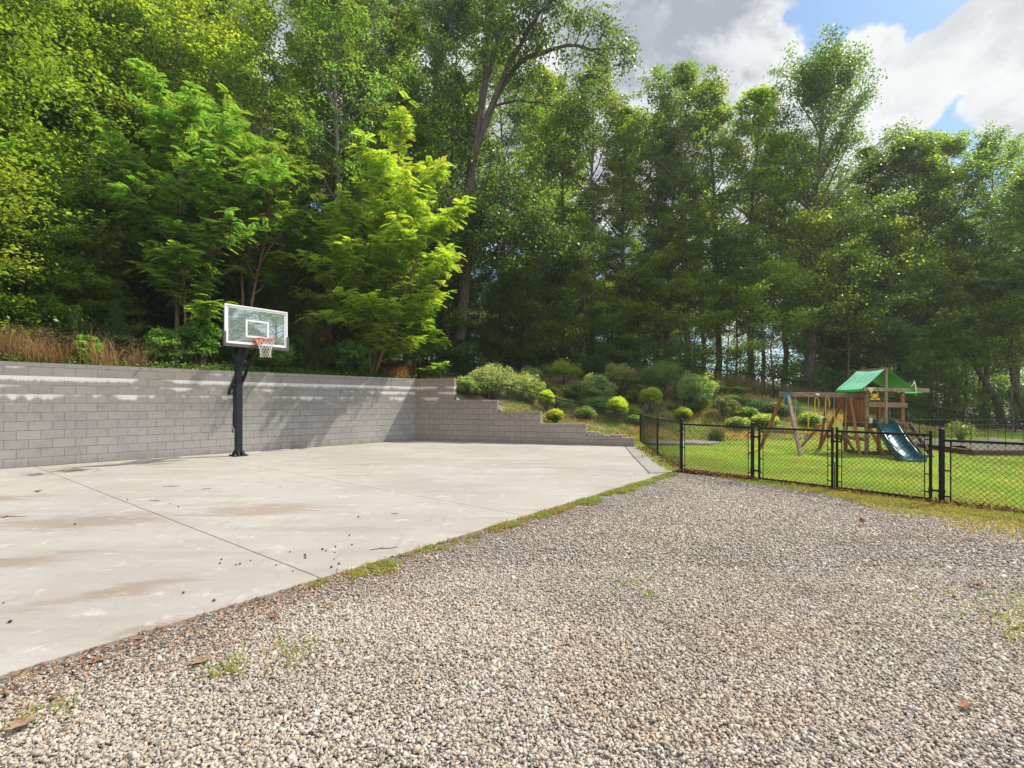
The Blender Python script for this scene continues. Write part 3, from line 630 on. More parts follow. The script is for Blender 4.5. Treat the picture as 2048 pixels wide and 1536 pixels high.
for px, Y, top, R, k in row:
    lb = {1125: 'tree between the two-stemmed oak and the tall pale green tree', 1245: 'lower tree just right of the tall pale green tree', 1318: 'tree filling the dip in the skyline left of the dark round-topped tree',
          1345: 'narrow conical tree at the left edge of the dark round-topped tree', 1432: 'light green tree forming the right shoulder of the dark round-topped one', 1500: 'fresh green tree, last crown left of the tall open oak',
          1562: 'shorter tree tucked behind the left side of the tall open oak', 1735: 'conical tree at the right foot of the tall open oak', 1795: 'darker tree in the skyline dip right of the tall open oak', 1918: 'tree above the thick gate post, next crown right of the round-topped one',
          1975: 'dark tree, second crown to the right of the round-topped one', 2035: 'lower pale tree at the right end of the skyline', 2160: 'tree mostly beyond the right edge of the view', 1190: 'tall pale green tree standing just left of the sky gap above the shrubs', 1375: 'dense dark round-topped tree left of the oak, second peak along the skyline', 1850: 'round-topped tree on the skyline to the right of the tall oak',
          2075: 'dark tree cut off by the right edge behind the garden bed'}.get(px)
    tree_at(TK[k], 20, R0s[k], px, Y, top, R, lb, GR)
# the tall open oak standing above the right-hand woods
X = (1612 - CX) / F * 30; ob = Vector((X, 30, Hz(X, 30))); oh = (CH + (HY - 118) / F * 30 - ob.z) * .95
om = grow(oh, 4.9, .42, .26, nprim=36, nsub=8, ncl=3, nleaf=40, leaf=.14, colr=(.075, .14, .035), prof='oval', spread=.26, flat=.6, elev=(22, 62), lift=.35, lean=(.02, 0), up=.4)
plant(kind_of('oak_tree', om, M['bark_pale'], M['leaf']), ob, label='tallest open-crowned oak rising above the right-hand woods against the sky')

GL = 'tall woodland trees on the hill behind the block wall'
def fill(n, pxr, Yr, topf, Rr, kinds, label, group, K=TK, h0=20, R0=None, cat='tree', mind=1.6):
    pts = []; tries = 0
    while len(pts) < n and tries < 3000:
        tries += 1; px = rng.uniform(*pxr); Y = rng.uniform(*Yr); X = (px - CX) / F * Y
        if (Vector((X, Y, 0)) - WA).dot(nA) < 3 and X < 2: continue
        if any((X - a) ** 2 + (Y - b) ** 2 < mind ** 2 for a, b in pts): continue
        pts.append((X, Y)); k = int(rng.choice(kinds)); z = Hz(X, Y); top = topf(px, Y); h = CH + (HY - top) / F * Y - z
        plant(K[k], Vector((X, Y, z)), (rng.uniform(*Rr) / (R0 or R0s[k]),) * 2 + (h / h0,), rng.uniform(0, 6.28), label, cat, group)
# left wood: three depths, crowns above the frame
fill(9, (-260, 900), (19.5, 24), lambda p, Y: rng.uniform(-120, 60), (3.2, 4.2), [0, 1, 2, 4], 'tall woodland tree on the hill behind the block wall', GL, mind=3)
fill(12, (-250, 1060), (25, 33), lambda p, Y: rng.uniform(-60, 60), (3.4, 4.4), [0, 1, 2, 3, 4], 'tall woodland tree on the hill behind the block wall', GL, mind=2.6)
fill(10, (-200, 1120), (35, 46), lambda p, Y: rng.uniform(60, 230), (4, 5), [0, 1, 2, 3], 'tall woodland tree on the hill behind the block wall', GL, mind=3)
GB = 'trees deep in the wood on the right'
fill(8, (1080, 2150), (38, 52), lambda p, Y: rng.uniform(330, 470), (3.2, 4.2), [0, 1, 2, 3, 4], 'tree deep in the wood beyond the row on the right', GB, mind=2.6)
GS = 'slender young trees among the trunks at the wood edge'
fill(26, (860, 1980), (28.5, 37), lambda p, Y: rng.uniform(380, 560), (1.2, 1.9), [0, 1], 'slender young tree among the trunks at the wood edge', GS, K=SK, h0=14, R0=1.9, mind=.8)
GU = 'understory trees along the upper fence'
US = ["small dark understory tree beside the two-stemmed oak's foot", 'round dark understory tree behind the highest fence post', 'understory tree behind the feathery yellow-green juniper', 'low understory tree above the red-flowered azalea', 'yellow-green understory tree behind the broad juniper', 'understory tree above the pale open shrub', 'tall dark understory tree behind the tawny grass', 'understory tree above the left end of the swing beam', 'tallest yellow-green understory tree at the foot of the open oak', 'understory tree above the middle of the swing beam', 'understory tree right behind the green canopy ridge', 'dark understory tree right of the playset canopy', 'yellow-green understory tree above the slide', 'understory tree above the gate hinge post', 'understory tree behind the garden bed at the right edge', 'distant dark understory tree seen over the trapeze', 'distant understory tree deep behind the slide', 'low dark bushy tree hugging the fence behind the canopy', 'lowest bushy tree hugging the fence right of the canopy']
for i_, (px, Y, top, R, k) in enumerate([(1000, 29, 520, 1.9, 1), (1075, 31, 455, 2.3, 2), (1150, 32, 560, 2.2, 0), (1225, 30, 600, 1.9, 1), (1310, 31, 520, 2.3, 3), (1395, 29.5, 560, 2.2, 0), (1470, 30, 500, 2.4, 2), (1545, 28, 545, 2.3, 0),
                         (1625, 28.5, 440, 2.5, 3), (1700, 28, 520, 2.5, 1), (1770, 29, 470, 2.6, 0), (1840, 28, 560, 2.4, 2), (1905, 28.5, 520, 2.4, 3), (1965, 28, 590, 2.2, 0), (2030, 27, 560, 2.5, 1), (1665, 33, 620, 2.2, 2), (1890, 33, 650, 2, 0),
                         (1785, 27.4, 655, 1.7, 2), (1870, 27.4, 680, 1.5, 1)]):
    tree_at(UH[k] if px > 1050 and top < 600 else UK[k], 7, 2.4, px, Y, top, R, US[i_], GU)
# maples with layered branches on the bank behind the long wall
GM = 'low maples layered over the bank behind the block wall'
MS = ['maple at the far left, mostly outside the view', 'yellow-green maple at the left edge over the dry grass', 'small yellow-green maple standing low near the left edge', 'taller green maple between the left edge and the pointed pine', 'low maple above the first young pine', 'tall yellow-green maple left of the locust stems', 'tall maple behind the left-edge maples', 'dark maple between the pines and the locust stems', 'maple behind the forked locust', 'dark maple behind the backboard', 'tall maple right of the forked locust', 'low maple right of the backboard', "dark maple behind the bright sapling's left side", 'small dark maple just left of the backboard', 'smallest maple low behind the light green shrub', 'small dark maple above the net', 'tallest maple behind the locust crown', 'dark maple right of the bright sapling', 'maple behind the end of the tall wall', 'low maple directly behind the bright sapling']
for i_, (px, d, top, R, k) in enumerate([(-150, 2.6, 250, 2.4, 0), (-40, 4, 330, 2.3, 3), (25, 2.8, 420, 1.5, 3), (90, 5, 200, 2.6, 1), (150, 4.2, 430, 1.7, 0), (215, 6.5, 120, 2.8, 3), (60, 8.5, 40, 3.2, 0), (290, 6, 380, 2.0, 2),
                         (400, 8, 250, 2.4, 1), (500, 6, 400, 2.0, 2), (580, 8, 300, 2.3, 0), (640, 5.5, 440, 1.8, 1), (700, 8.5, 330, 2.3, 2), (420, 4.6, 520, 1.4, 2), (180, 3.2, 560, 1.2, 1), (560, 3.4, 560, 1.2, 2), (250, 9, 60, 3.0, 1), (820, 8, 420, 2.2, 2), (900, 7.5, 520, 1.8, 1), (760, 5.5, 480, 1.6, 2)]):
    p = behind(px, d); tree_at(UK[k], 7, (2.5, 2.2, 2.6, 2.3)[k], px, 0, top, R, MS[i_], GM, pos=p)

fill(16, (640, 2000), (40, 60), lambda p, Y: rng.uniform(520, 620), (3, 4.2), [0, 1, 2, 3], 'low leafy tree far back between the woodland trunks', 'low trees far back in the wood', K=UK, h0=7, R0=2.4, mind=1.8)
fill(9, (1050, 1800), (42, 60), lambda p, Y: rng.uniform(560, 650), (3, 4.2), [0, 1, 2, 3], 'low leafy tree far back between the woodland trunks', 'low trees far back in the wood', K=UK, h0=7, R0=2.4, mind=1.8)
fill(22, (-100, 1150), (24, 36), lambda p, Y: rng.uniform(430, 600), (2.2, 3.0), [0, 1, 2, 3], 'shaded understory tree inside the wood on the left', 'understory trees inside the left wood', K=UK, h0=7, R0=2.4, mind=1.8)
MK = kind_of('maple_tree', grow(12, 3.6, .16, .13, nprim=50, nsub=9, ncl=2, nleaf=58, leaf=.125, colr=(.13, .22, .035), spread=.24, flat=.45, prof='round', elev=(5, 50), lift=.3, up=.9), M['bark'], M['leaf'])
for px, d, top, R, lb in ((-70, 5, -180, 3.4, 'tall sunlit yellow-green maple at the far left edge'), (120, 7.5, -100, 3.6, 'tall sunlit maple in the upper left corner, right of the edge maple'), (250, 11, 0, 3.6, 'sunlit maple rising behind the locust trees on the left'), (30, 3.6, 300, 1.9, 'lower bright maple at the left edge over the dry grass')):
    p = behind(px, d); tree_at(MK, 12, 3.6, px, 0, top, R, lb, None, pos=p)

# compound-leaved saplings right behind the wall
BR = (.20, .31, .05)
p = behind(352, 2.6); h = (CH + (HY - 150) / F * p.y - p.z) * .84
plant(kind_of('locust_tree', locust(h, 2.8, [(.03, 0, 1), (.20, .05, .92)], 17, 8, (.10, .20, .045), cb=.36, tr=.06), M['bark_sap'], M['leaf']), p, rz=.3, label='tall locust tree with two thin reddish stems left of the basketball hoop')
p = behind(480, 3.0); h = (CH + (HY - 255) / F * p.y - p.z) * .88
plant(kind_of('locust_tree', locust(h, 2.7, [(.06, 0, 1), (.22, -.1, .85)], 17, 8, (.12, .22, .045), cb=.42, tr=.06), M['bark_sap'], M['leaf']), p, label='forked locust tree whose reddish stem rises just above the backboard')
p = behind(742, 1.6); h = CH + (HY - 275) / F * p.y - p.z
plant(kind_of('locust_tree', locust(h * .9, 2.75, [(.20, -.10, 1), (-.02, -.22, .66), (.48, -.26, .74)], 22, 10, BR, cb=.1, tr=.065), M['bark_sap'], M['leaf']), p, rz=0, label='bright yellow-green locust sapling overhanging the wall corner')
p = behind(372, 1.7); h = CH + (HY - 520) / F * p.y - p.z
plant(kind_of('locust_tree', locust(h, 1.35, [(.05, 0, 1)], 9, 8, (.12, .21, .04), cb=.45, tr=.035), M['bark_sap'], M['leaf']), p, label='small bright locust sapling low above the wall left of the backboard')
p = behind(838, 1.3); h = CH + (HY - 620) / F * p.y - p.z
plant(kind_of('locust_tree', locust(h, 1.3, [(.05, 0, 1), (-.2, 0, .8)], 9, 8, (.12, .21, .04), cb=.12, tr=.03), M['bark_sap'], M['leaf']), p, label='bushy light green locust sprout at the wall corner')

# big two-stemmed oak and the straight tall trunk beside it
def px_path(pts, Y): return [tuple(at(a, b, Y + dy)) for a, b, dy in pts]
Yo = 27.0; base = at(922, 640, Yo); base.z = Hz(base.x, Yo)
def rel(path): return [(x - base.x, y - base.y, z - base.z) for x, y, z in path]
tp = []; 
P_ = rel(px_path([(918, 680, 0), (930, 560, 0), (935, 430, 0), (943, 330, 0), (962, 230, 0)], Yo))
st1 = P_ + rel(px_path([(972, 120, .2), (976, 0, .5), (984, -110, .8), (990, -200, 1)], Yo))
st2 = [P_[-1]] + rel(px_path([(985, 120, -.3), (1010, 10, -.6), (1022, -90, -1), (1035, -180, -1.2)], Yo))
st3 = [P_[-2]] + rel(px_path([(1000, 165, -.8), (1052, 60, -1.5), (1090, 15, -2), (1140, -30, -2.3)], Yo))
st4 = [P_[-2]] + rel(px_path([(1010, 150, -.5), (1060, 112, -.9), (1130, 90, -1.2), (1190, 98, -1.5), (1245, 96, -1.8)], Yo))
st5 = rel(px_path([(955, 250, 0), (1000, 200, .8), (1090, 205, 1.4), (1160, 235, 1.8)], Yo)); st6 = rel(px_path([(948, 300, 0), (900, 250, -.8), (860, 230, -1.2)], Yo))
st7 = rel(px_path([(940, 380, 0), (1000, 395, -1), (1060, 440, -1.8), (1110, 500, -2.2)], Yo)); st8 = rel(px_path([(935, 420, 0), (985, 450, -1.6), (1030, 500, -2.4)], Yo)); st9 = rel(px_path([(934, 400, 0), (905, 420, -1.5), (880, 470, -2)], Yo))
def custom_tree(limbs, colr, leaf, nsub, ncl, nleaf, spread, L2r=(.8, 1.9), taper_from=.25, gmin=.25):
    paths = []; cl = []
    for li, (P, r0, r1, ns) in enumerate(limbs):
        P = np.array(P); t = np.linspace(0, 1, len(P)); tt_ = np.linspace(0, 1, 14); Q = np.stack([np.interp(tt_, t, P[:, i]) for i in range(3)], 1)
        Q[1:-1] = Q[1:-1] * .5 + (Q[:-2] + Q[2:]) * .25; Q[1:-1] += rng.normal(size=(12, 3)) * .04; paths.append((Q, np.linspace(r0, r1, 14)))
        for s in range(ns):
            g = gmin + (1 - gmin) * (s + rng.uniform()) / ns; f = g * 13; j = min(int(f), 12); q = Q[j] + (Q[j+1] - Q[j]) * (f - j); dd = unit(Q[j+1] - Q[j]); a = unit(np.cross(dd, rng.normal(size=3)))
            B = curve(q, unit(dd * rng.uniform(.3, .8) + a), rng.uniform(*L2r), 5, .05, .12); paths.append((B, np.linspace(.035, .006, 6)))
            for k in range(nsub):
                u = .25 + .75 * (k + rng.uniform()) / nsub; f2 = u * 5; j2 = min(int(f2), 4); q2 = B[j2] + (B[j2+1] - B[j2]) * (f2 - j2); C2 = curve(q2, unit(unit(B[j2+1] - B[j2]) * .6 + rng.normal(size=3) * .6), rng.uniform(.3, .8), 3, -.15, .1)
                paths.append((C2, np.array([.01, .007, .005, .003]))); cl += [C2[3], C2[2]][:ncl]
    cl = np.array(cl); cnt = (rng.uniform(.4, 1.5, len(cl)) * nleaf).astype(int); C = np.repeat(cl, cnt, 0); C = C + rng.normal(size=C.shape) * np.array([spread, spread, spread * .6])
    cc = np.repeat(vary(colr, len(cl), .25, .15), cnt, 0) * rng.uniform(.75, 1.3, (len(C), 1)); LV, LF, LC = leaf_quads(C, leaf, .3, cc, .55, .5); TV, TF = tubes(paths, 12)
    return np_mesh('trunk', TV, TF, smooth=True), np_mesh('crown', LV, LF, LC)
oak = custom_tree([(P_, .30, .21, 14), (st1[4:], .19, .07, 14), (st2, .16, .06, 14), (st3, .14, .04, 18), (st4, .15, .03, 18), (st5, .10, .02, 11), (st6, .08, .02, 8), (st7, .10, .02, 22), (st8, .08, .02, 18), (st9, .07, .02, 10)], (.055, .10, .022), .17, 8, 2, 15, .26)
plant(kind_of('oak_tree', oak, M['bark'], M['leaf']), base, label='large two-stemmed oak with a long limb reaching right across the sky')
Yt = 29.0; base = at(888, 640, Yt); base.z = Hz(base.x, Yt)
ts = rel(px_path([(893, 690, 0), (890, 560, 0), (886, 424, 0), (878, 262, 0), (868, 90, 0), (864, -40, 0), (862, -160, 0)], Yt))
l1 = rel(px_path([(884, 222, 0), (915, 205, -.6), (940, 150, -1)], Yt)); l2 = rel(px_path([(872, 110, 0), (850, 40, .3), (835, -30, .5)], Yt)); l3 = rel(px_path([(870, 130, 0), (900, 70, -.4), (912, 0, -.6)], Yt)); l4 = rel(px_path([(880, 300, 0), (850, 250, -.5), (820, 240, -.8)], Yt))
tall = custom_tree([(ts, .27, .10, 14), (l1, .06, .015, 5), (l2, .08, .02, 9), (l3, .08, .02, 7), (l4, .05, .01, 7)], (.05, .10, .022), .16, 7, 2, 15, .26, gmin=.45)
plant(kind_of('poplar_tree', tall, M['bark_pale'], M['leaf']), base, label='straight tall dark trunk with sparse foliage, just left of the two-stemmed oak')
# leaning bare saplings at the right edge of the wood
for pts, lb in (([(1998, 812, 0), (1975, 770, 0), (1952, 735, 0), (1925, 700, 0)], 'dark leaning bare trunk slanting left behind the garden bed'), ([(2048, 820, 0), (2032, 780, 0), (2022, 730, 0), (2018, 640, 0)], 'dark curved trunk at the right edge behind the garden bed')):
    Yb = 28.; base = at(pts[0][0], pts[0][1], Yb); mb = MB(); P = rel(px_path(pts, Yb)); P = [(P[0][0] + .3, 0, -base.z + Hz(base.x, Yb) - .2)] + P
    mb.tube(P, [.2, .17, .15, .12, .05], 9); q = P[3]; mb.tube([q, (q[0] - .5, q[1] + .2, q[2] + 1.4), (q[0] - .4, q[1], q[2] + 3)], [.09, .06, .02], 7); o = mb.build('leaning_trunk', M['bark']); o.location = base; tag(o, lb, 'tree')
# trees over to the east, outside the frame, that the backboard mirrors
for (X, Y, h) in ((34, 12, 15), (40, 7, 14), (37, 3, 11), (42, 14, 18)):
    plant(TK[int(X) % 5], (X, Y, 0), (1.1, 1.1, h / 20), X, 'tree standing off to the right of the yard', 'tree', 'trees off to the right')

# ------------------------------------------------------------------ shrubs on the bank
def shrub(px, by, top, wpx, meshes, label, name='shrub', cat='shrub', y0=17.5, mat='leaf', group=None, squash=1):
    p = hit(px, by, y0); s = wpx / F * p.y / 2; h = (by - top) / F * p.y
    K = kind_of(name, meshes(h, s), M['bark'], M[mat], ('stems', 'foliage')); return plant(K, p, rz=rng.uniform(0, 6), label=label, cat=cat, group=group)
AZ = (.14, .21, .09); DJ = (.075, .13, .05)
gold = lambda h, R: bush(h, R, 15000, .05, (.11, .20, .03), up=.2, lump=.08, tipc=(.42, .54, .07), inner=.2, asp=.3, basez=.56, lobes=90, lr=.26)
shrub(1302, 829, 773, 50, gold, 'largest clipped golden-yellow shrub, near the top of the bank right of the red-flowered one')
shrub(1235, 846, 794, 46, gold, 'golden-yellow shrub directly behind the fence rail above the low end of the stepped wall')
shrub(1093, 822, 780, 36, gold, 'golden-yellow shrub above the third step of the wall')
shrub(1110, 848, 820, 36, gold, 'small low golden shrub beside the fence post above the fourth step')
shrub(1366, 843, 817, 36, gold, 'smallest round golden shrub, just behind the fence corner post')
azal = lambda tips=None, nt=0, c=AZ: (lambda h, R: bush(h, R, 8000, .085, c, tips, nt, lump=.45, inner=.35, asp=.4, tipc=(.22, .29, .15), up=.1, lr=.26, lobes=70))
shrub(1395, 822, 748, 78, azal(), 'pale-leaved open shrub with many stems at the right end of the bank planting')
shrub(1322, 800, 722, 104, lambda h, R: bush(h, R, 15000, .085, DJ, lump=.3, asp=.16, up=0, tipc=(.15, .23, .08), lobes=80, lr=.24), 'broad dark green juniper behind the largest golden shrub')
shrub(1192, 815, 752, 74, azal((.55, .06, .08), 8), 'pale azalea with one or two red blooms left of the red-flowered shrub')
shrub(1236, 795, 730, 80, azal((.50, .06, .07), 80, (.07, .12, .05)), 'azalea covered with red flowers in the middle of the bank')
shrub(985, 800, 738, 110, azal((.40, .14, .11), 30, (.12, .17, .08)), 'wide pale azalea with a few reddish tips behind the second wall step')
shrub(1045, 800, 752, 92, azal((.45, .12, .10), 12), 'pale green azalea right of the wide reddish-tipped one')
shrub(935, 795, 755, 50, azal(None, 0, (.13, .20, .05)), 'light green leafy shrub next to the end of the tall wall')
shrub(1125, 770, 724, 84, lambda h, R: bush(h, R, 9000, .09, (.11, .19, .03), lump=.4, asp=.18, up=0, tipc=(.26, .33, .05), lobes=60, lr=.24), 'yellow-green feathery juniper above the azaleas')
shrub(1060, 775, 738, 60, azal(None, 0, (.09, .13, .06)), 'grey-green azalea below the fence post at the top of the bank')
shrub(1195, 760, 715, 90, lambda h, R: bush(h, R, 9000, .07, (.045, .10, .035), lump=.3, asp=.4), 'dark green rounded shrub under the upper fence')
shrub(1265, 758, 722, 60, lambda h, R: bush(h, R, 5000, .07, (.06, .12, .04), lump=.3, asp=.4), 'small dark shrub at the upper fence left of the broad juniper')
shrub(1445, 835, 795, 60, lambda h, R: bush(h, R, 5000, .06, (.10, .15, .06), lump=.3, asp=.4), 'low silvery shrub spreading beside the pale open shrub')
for k_, (px, by, top, wpx, c_) in enumerate([(1150, 800, 772, 50, (.10, .16, .06)), (1010, 765, 738, 56, (.11, .20, .05)), (905, 748, 722, 44, (.16, .26, .04)), (1265, 800, 770, 44, (.07, .12, .05)), (1345, 770, 735, 60, (.06, .11, .05)), (1170, 840, 815, 40, (.13, .22, .05)), (1420, 790, 762, 60, (.08, .12, .06)), (1270, 850, 832, 36, (.12, .2, .05)), (1060, 808, 785, 40, (.14, .22, .06)), (1475, 858, 838, 44, (.14, .2, .06)), (1530, 856, 832, 50, (.16, .22, .06)), (1620, 852, 830, 40, (.13, .19, .06))]):
    shrub(px, by, top, wpx, lambda h, R: bush(h, R, 3500, .08, c_, lump=.5, asp=.45, tipc=tuple(x * 1.5 for x in c_)), ['low grey-green plant between the azaleas', 'leafy green shrub left of the fence post on top of the bank', 'bright weedy bush at the end of the tall wall', 'small dark plant under the red-flowered azalea', 'dark shrub directly behind the broad juniper', 'light green tuft above the fourth wall step', 'dull shrub between the juniper and the pale open shrub', 'low green tuft in the grass behind the low wall end', 'pale green plant just above the golden shrub pair', 'weedy tuft on the bank left of the swing beam', 'yellow-green weedy clump seen between the swing legs', 'small weedy clump behind the trapeze'][k_])
GK = [kind_of('bank_plant', bush(.7, .55, 2600, .075, c_, lump=.6, asp=.45, tipc=tuple(x * 1.5 for x in c_), lobes=30, lr=.32), M['bark'], M['leaf'], ('stems', 'foliage')) for c_ in ((.09, .16, .05), (.13, .22, .05), (.07, .13, .05), (.15, .20, .07))]
gn = 0
while gn < 46:
    px, py = rng.uniform(900, 1580), rng.uniform(745, 838); p = hit(px, py, 18)
    if Hz(p.x, p.y) < .45 or p.y > 28.5 or (p - WC).dot(nR) < 1.7: continue
    sc_ = rng.uniform(.45, 1.15); plant(GK[gn % 4], p, (sc_ * rng.uniform(.8, 1.4), sc_, sc_ * rng.uniform(.35, .9)), rng.uniform(0, 6.28), 'low leafy green plant filling the bank between the larger shrubs', 'plant', 'low plants filling the bank'); gn += 1
for px, by, top, wpx, lb in ((1500, 822, 800, 95, 'dark green creeping juniper mat on the bank left of the swing beam'), (1560, 830, 806, 80, 'dark green creeping juniper mat on the bank behind the swing beam')):
    shrub(px, by, top, wpx, lambda h, R: bush(h, R, 9000, .05, (.035, .085, .04), lump=.2, asp=.25, basez=.2), lb, name='creeping_juniper')
# spiky clump beside the rocks
p = G(1432, 883); V, Fq, C = blades(np.tile(np.array([[0, 0, 0]]), (160, 1)), .55, vary((.10, .14, .05), 160), 3, .014, .10, .9); cl_ = tag(link('grass_clump', np_mesh('grass_clump', V, Fq, C), M['grass']), 'spiky dark grass clump behind the flat rocks on the lawn edge', 'plant'); cl_.location = p

# conifers
CK = [kind_of('pine_sapling', conifer(2.2, .75, (.075, .14, .035)), M['bark_sap'], M['leaf'], ('stem', 'foliage')), kind_of('pine_sapling', conifer(2.2, .6, (.05, .11, .035)), M['bark_sap'], M['leaf'], ('stem', 'foliage'))]
for px, d, top, k, lb in ((155, 1.6, 612, 0, 'young pine behind the wall between two dry grass clumps'), (232, 2.0, 600, 1, 'young pine with pointed top left of the locust stems'), (622, 2.0, 600, 0, 'pale green young pine just right of the backboard'), (60, 3.0, 610, 1, 'young pine at the left behind the dry grass'),
                          (700, 2.8, 600, 1, 'dark young pine between the backboard and the bright sapling'), (295, 3.4, 640, 1, 'small dark pine right of the pointed young pine')):
    p = behind(px, d); h = CH + (HY - top) / F * p.y - p.z; plant(CK[k], p, (h / 2.2,) * 3, px, lb, 'pine sapling')
for px, by, top, k, lb in ((930, 735, 652, 0, 'narrow young conifer behind the end of the tall wall'), (965, 738, 658, 0, 'taller bright young conifer above the azaleas'), (962, 768, 706, 0, 'bushy yellow-green conifer in front of the taller one'), (1000, 742, 690, 1, 'dark conifer right of the taller bright one'), (880, 740, 660, 1, 'dark conifer left of the narrow one')):
    p = hit(px, by, 20); h = (by - top) / F * p.y; plant(CK[k], p, (h / 2.2,) * 3, px, lb, 'conifer')
# reddish dying shrub and leafy shrubs along the wall top
def wshrub(px, d, top, wpx, meshes, label, cat='shrub', mat='leaf'):
    p = behind(px, d); h = CH + (HY - top) / F * p.y - p.z; s = wpx / F * p.y / 2
    plant(kind_of('shrub', meshes(h, s), M['bark'], M[mat], ('stems', 'foliage')), p, label=label, cat=cat)
wshrub(645, 1.9, 655, 70, lambda h, R: bush(h, R, 5000, .05, (.16, .07, .035), lump=.3, asp=.35), 'reddish-brown dying bush behind the wall right of the hoop', mat='dryleaf')
lb_ = lambda c=(.10, .19, .04): (lambda h, R: bush(h, R, 3000, .10, c, lump=.6, asp=.6, tipc=tuple(x * 1.6 for x in c), lobes=45, lr=.3))
wshrub(330, 1.2, 662, 90, lb_(), 'leafy light green shrub spreading over the wall left of the hoop')
wshrub(400, 1.4, 640, 80, lb_((.06, .14, .03)), 'dark leafy shrub directly left of the backboard')
wshrub(175, 1.0, 675, 46, lb_((.08, .20, .03)), 'bright green leafy shrub between the dry grass clumps')
wshrub(545, 1.1, 690, 80, lb_((.07, .13, .04)), 'low leafy shrub behind the net')
wshrub(700, 1.2, 690, 80, lb_((.08, .16, .04)), 'low leafy shrub under the bright sapling')
wshrub(470, 2.2, 650, 70, lb_((.05, .11, .03)), 'dark shrub hidden behind the backboard')
wshrub(70, 2.0, 655, 90, lambda h, R: bush(h, R, 4500, .06, (.10, .07, .05), lump=.3, asp=.4, tipc=(.16, .10, .07)), 'brown twiggy bush tangled with dry grass at the left', mat='dryleaf')
wshrub(250, 1.8, 670, 70, lb_((.07, .09, .04)), 'dull olive shrub below the small pines')
# undergrowth belt filling the wood floor on the left and along the upper fence
def belt(pts, n, leaf, colr, zr, name, label, mat='leaf', cat=None):
    C = pts[rng.integers(0, len(pts), n)] + rng.normal(size=(n, 3)) * np.array([.22, .22, .05]); C[:, 2] += rng.uniform(0, 1, n) ** 1.5 * zr
    V, Fq, Cc = leaf_quads(C, leaf, .5, vary(colr, n, .35, .25), .65); return tag(link(name, np_mesh(name, V, Fq, Cc), M[mat]), label, 'undergrowth', kind='stuff')
def strip(a0, a1, d0, d1, n, nz=None):
    t = rng.uniform(a0, a1, n); d = rng.uniform(d0, d1, n) ; P = np.array(WA)[None] + np.outer(t, np.array(dA)) + np.outer(d, np.array(nA)); P[:, 2] = H(P[:, 0], P[:, 1]); return P
belt(strip(-10, 11.6, .5, 1.4, 900), 16000, .07, (.075, .14, .035), .22, 'ivy_cover', 'low leafy ivy creeping along the top of the long block wall')
belt(strip(-12, 11.6, 1.5, 5, 260), 34000, .10, (.08, .15, .035), 1.2, 'undergrowth', 'tangled green undergrowth on the bank behind the long wall')
belt(strip(-12, 13, 4.5, 12, 420), 34000, .15, (.06, .12, .03), 2.4, 'undergrowth', 'dark undergrowth inside the wood behind the long wall')
t = rng.uniform(0, 1, 500); Pf = np.stack([np.interp(t, [0, .25, .5, .75, 1], [-4, 2, 9, 18, 30]), np.interp(t, [0, .25, .5, .75, 1], [25, 32, 27.4, 27, 27.2]) + rng.uniform(0, 3, 500), t * 0], 1); Pf[:, 2] = H(Pf[:, 0], Pf[:, 1])
belt(Pf, 60000, .12, (.075, .14, .035), 2.2, 'undergrowth', 'green undergrowth at the wood edge behind the upper fence')

# ------------------------------------------------------------------ grasses
def inpoly(x, y, poly):
    r = np.zeros(len(x), bool); n = len(poly)
    for i in range(n):
        (x0, y0), (x1, y1) = poly[i], poly[(i+1) % n]; c = (y0 > y) != (y1 > y)
        r ^= c & (x < (x1 - x0) * (y - y0) / ((y1 - y0) if y1 != y0 else 1e-9) + x0)
    return r
def nz2(x, y, s=1., seed=0):
    return (np.sin(x * 1.7 * s + seed + 1.3 * np.sin(y * 1.1 * s + seed)) + np.sin(y * 2.3 * s - seed + 1.1 * np.sin(x * 1.9 * s)) + np.sin((x + y) * 3.9 * s + 2 * np.sin((x - y) * 2.1 * s + seed))) / 3
def screen(n, px, py):
    """random ground points, denser near the eye"""
    u = rng.uniform(*px, n); v = rng.uniform(*py, n); Y = F * CH / (v - HY); return (u - CX) / F * Y, Y
lp = [(q[0], q[1]) for q in lawn_poly]
x, y = screen(150000, (1270, 2100), (868, 1040)); k = inpoly(x, y, lp); x, y = x[k], y[k]; bare = nz2(x, y, .9, 3); k = rng.uniform(size=len(x)) < np.clip(1.15 - np.maximum(bare - .2, 0) * 1.3, .25, 1); x, y = x[k], y[k]
dfen = (x - P1.x) * -dF.y + (y - P1.y) * dF.x; dfen = np.abs(dfen)
C = vary((.29, .42, .08), len(x), .3, .2); tip = nz2(x, y, .45, 1)[:, None]; C = C * (1 + .25 * tip); dry = (nz2(x, y, 1.6, 8) > .42) | (dfen < .3); C[dry] = C[dry] * np.array([1.25, .95, 1.2])
V, Fq, C = blades(np.c_[x, y, np.full(len(x), -.012)], .055, C, 3, .011, .035, .8)
tag(link('lawn_grass', np_mesh('lawn_grass', V, Fq, C), M['grass']), 'bright mown lawn grass around the playset', 'grass', kind='stuff')
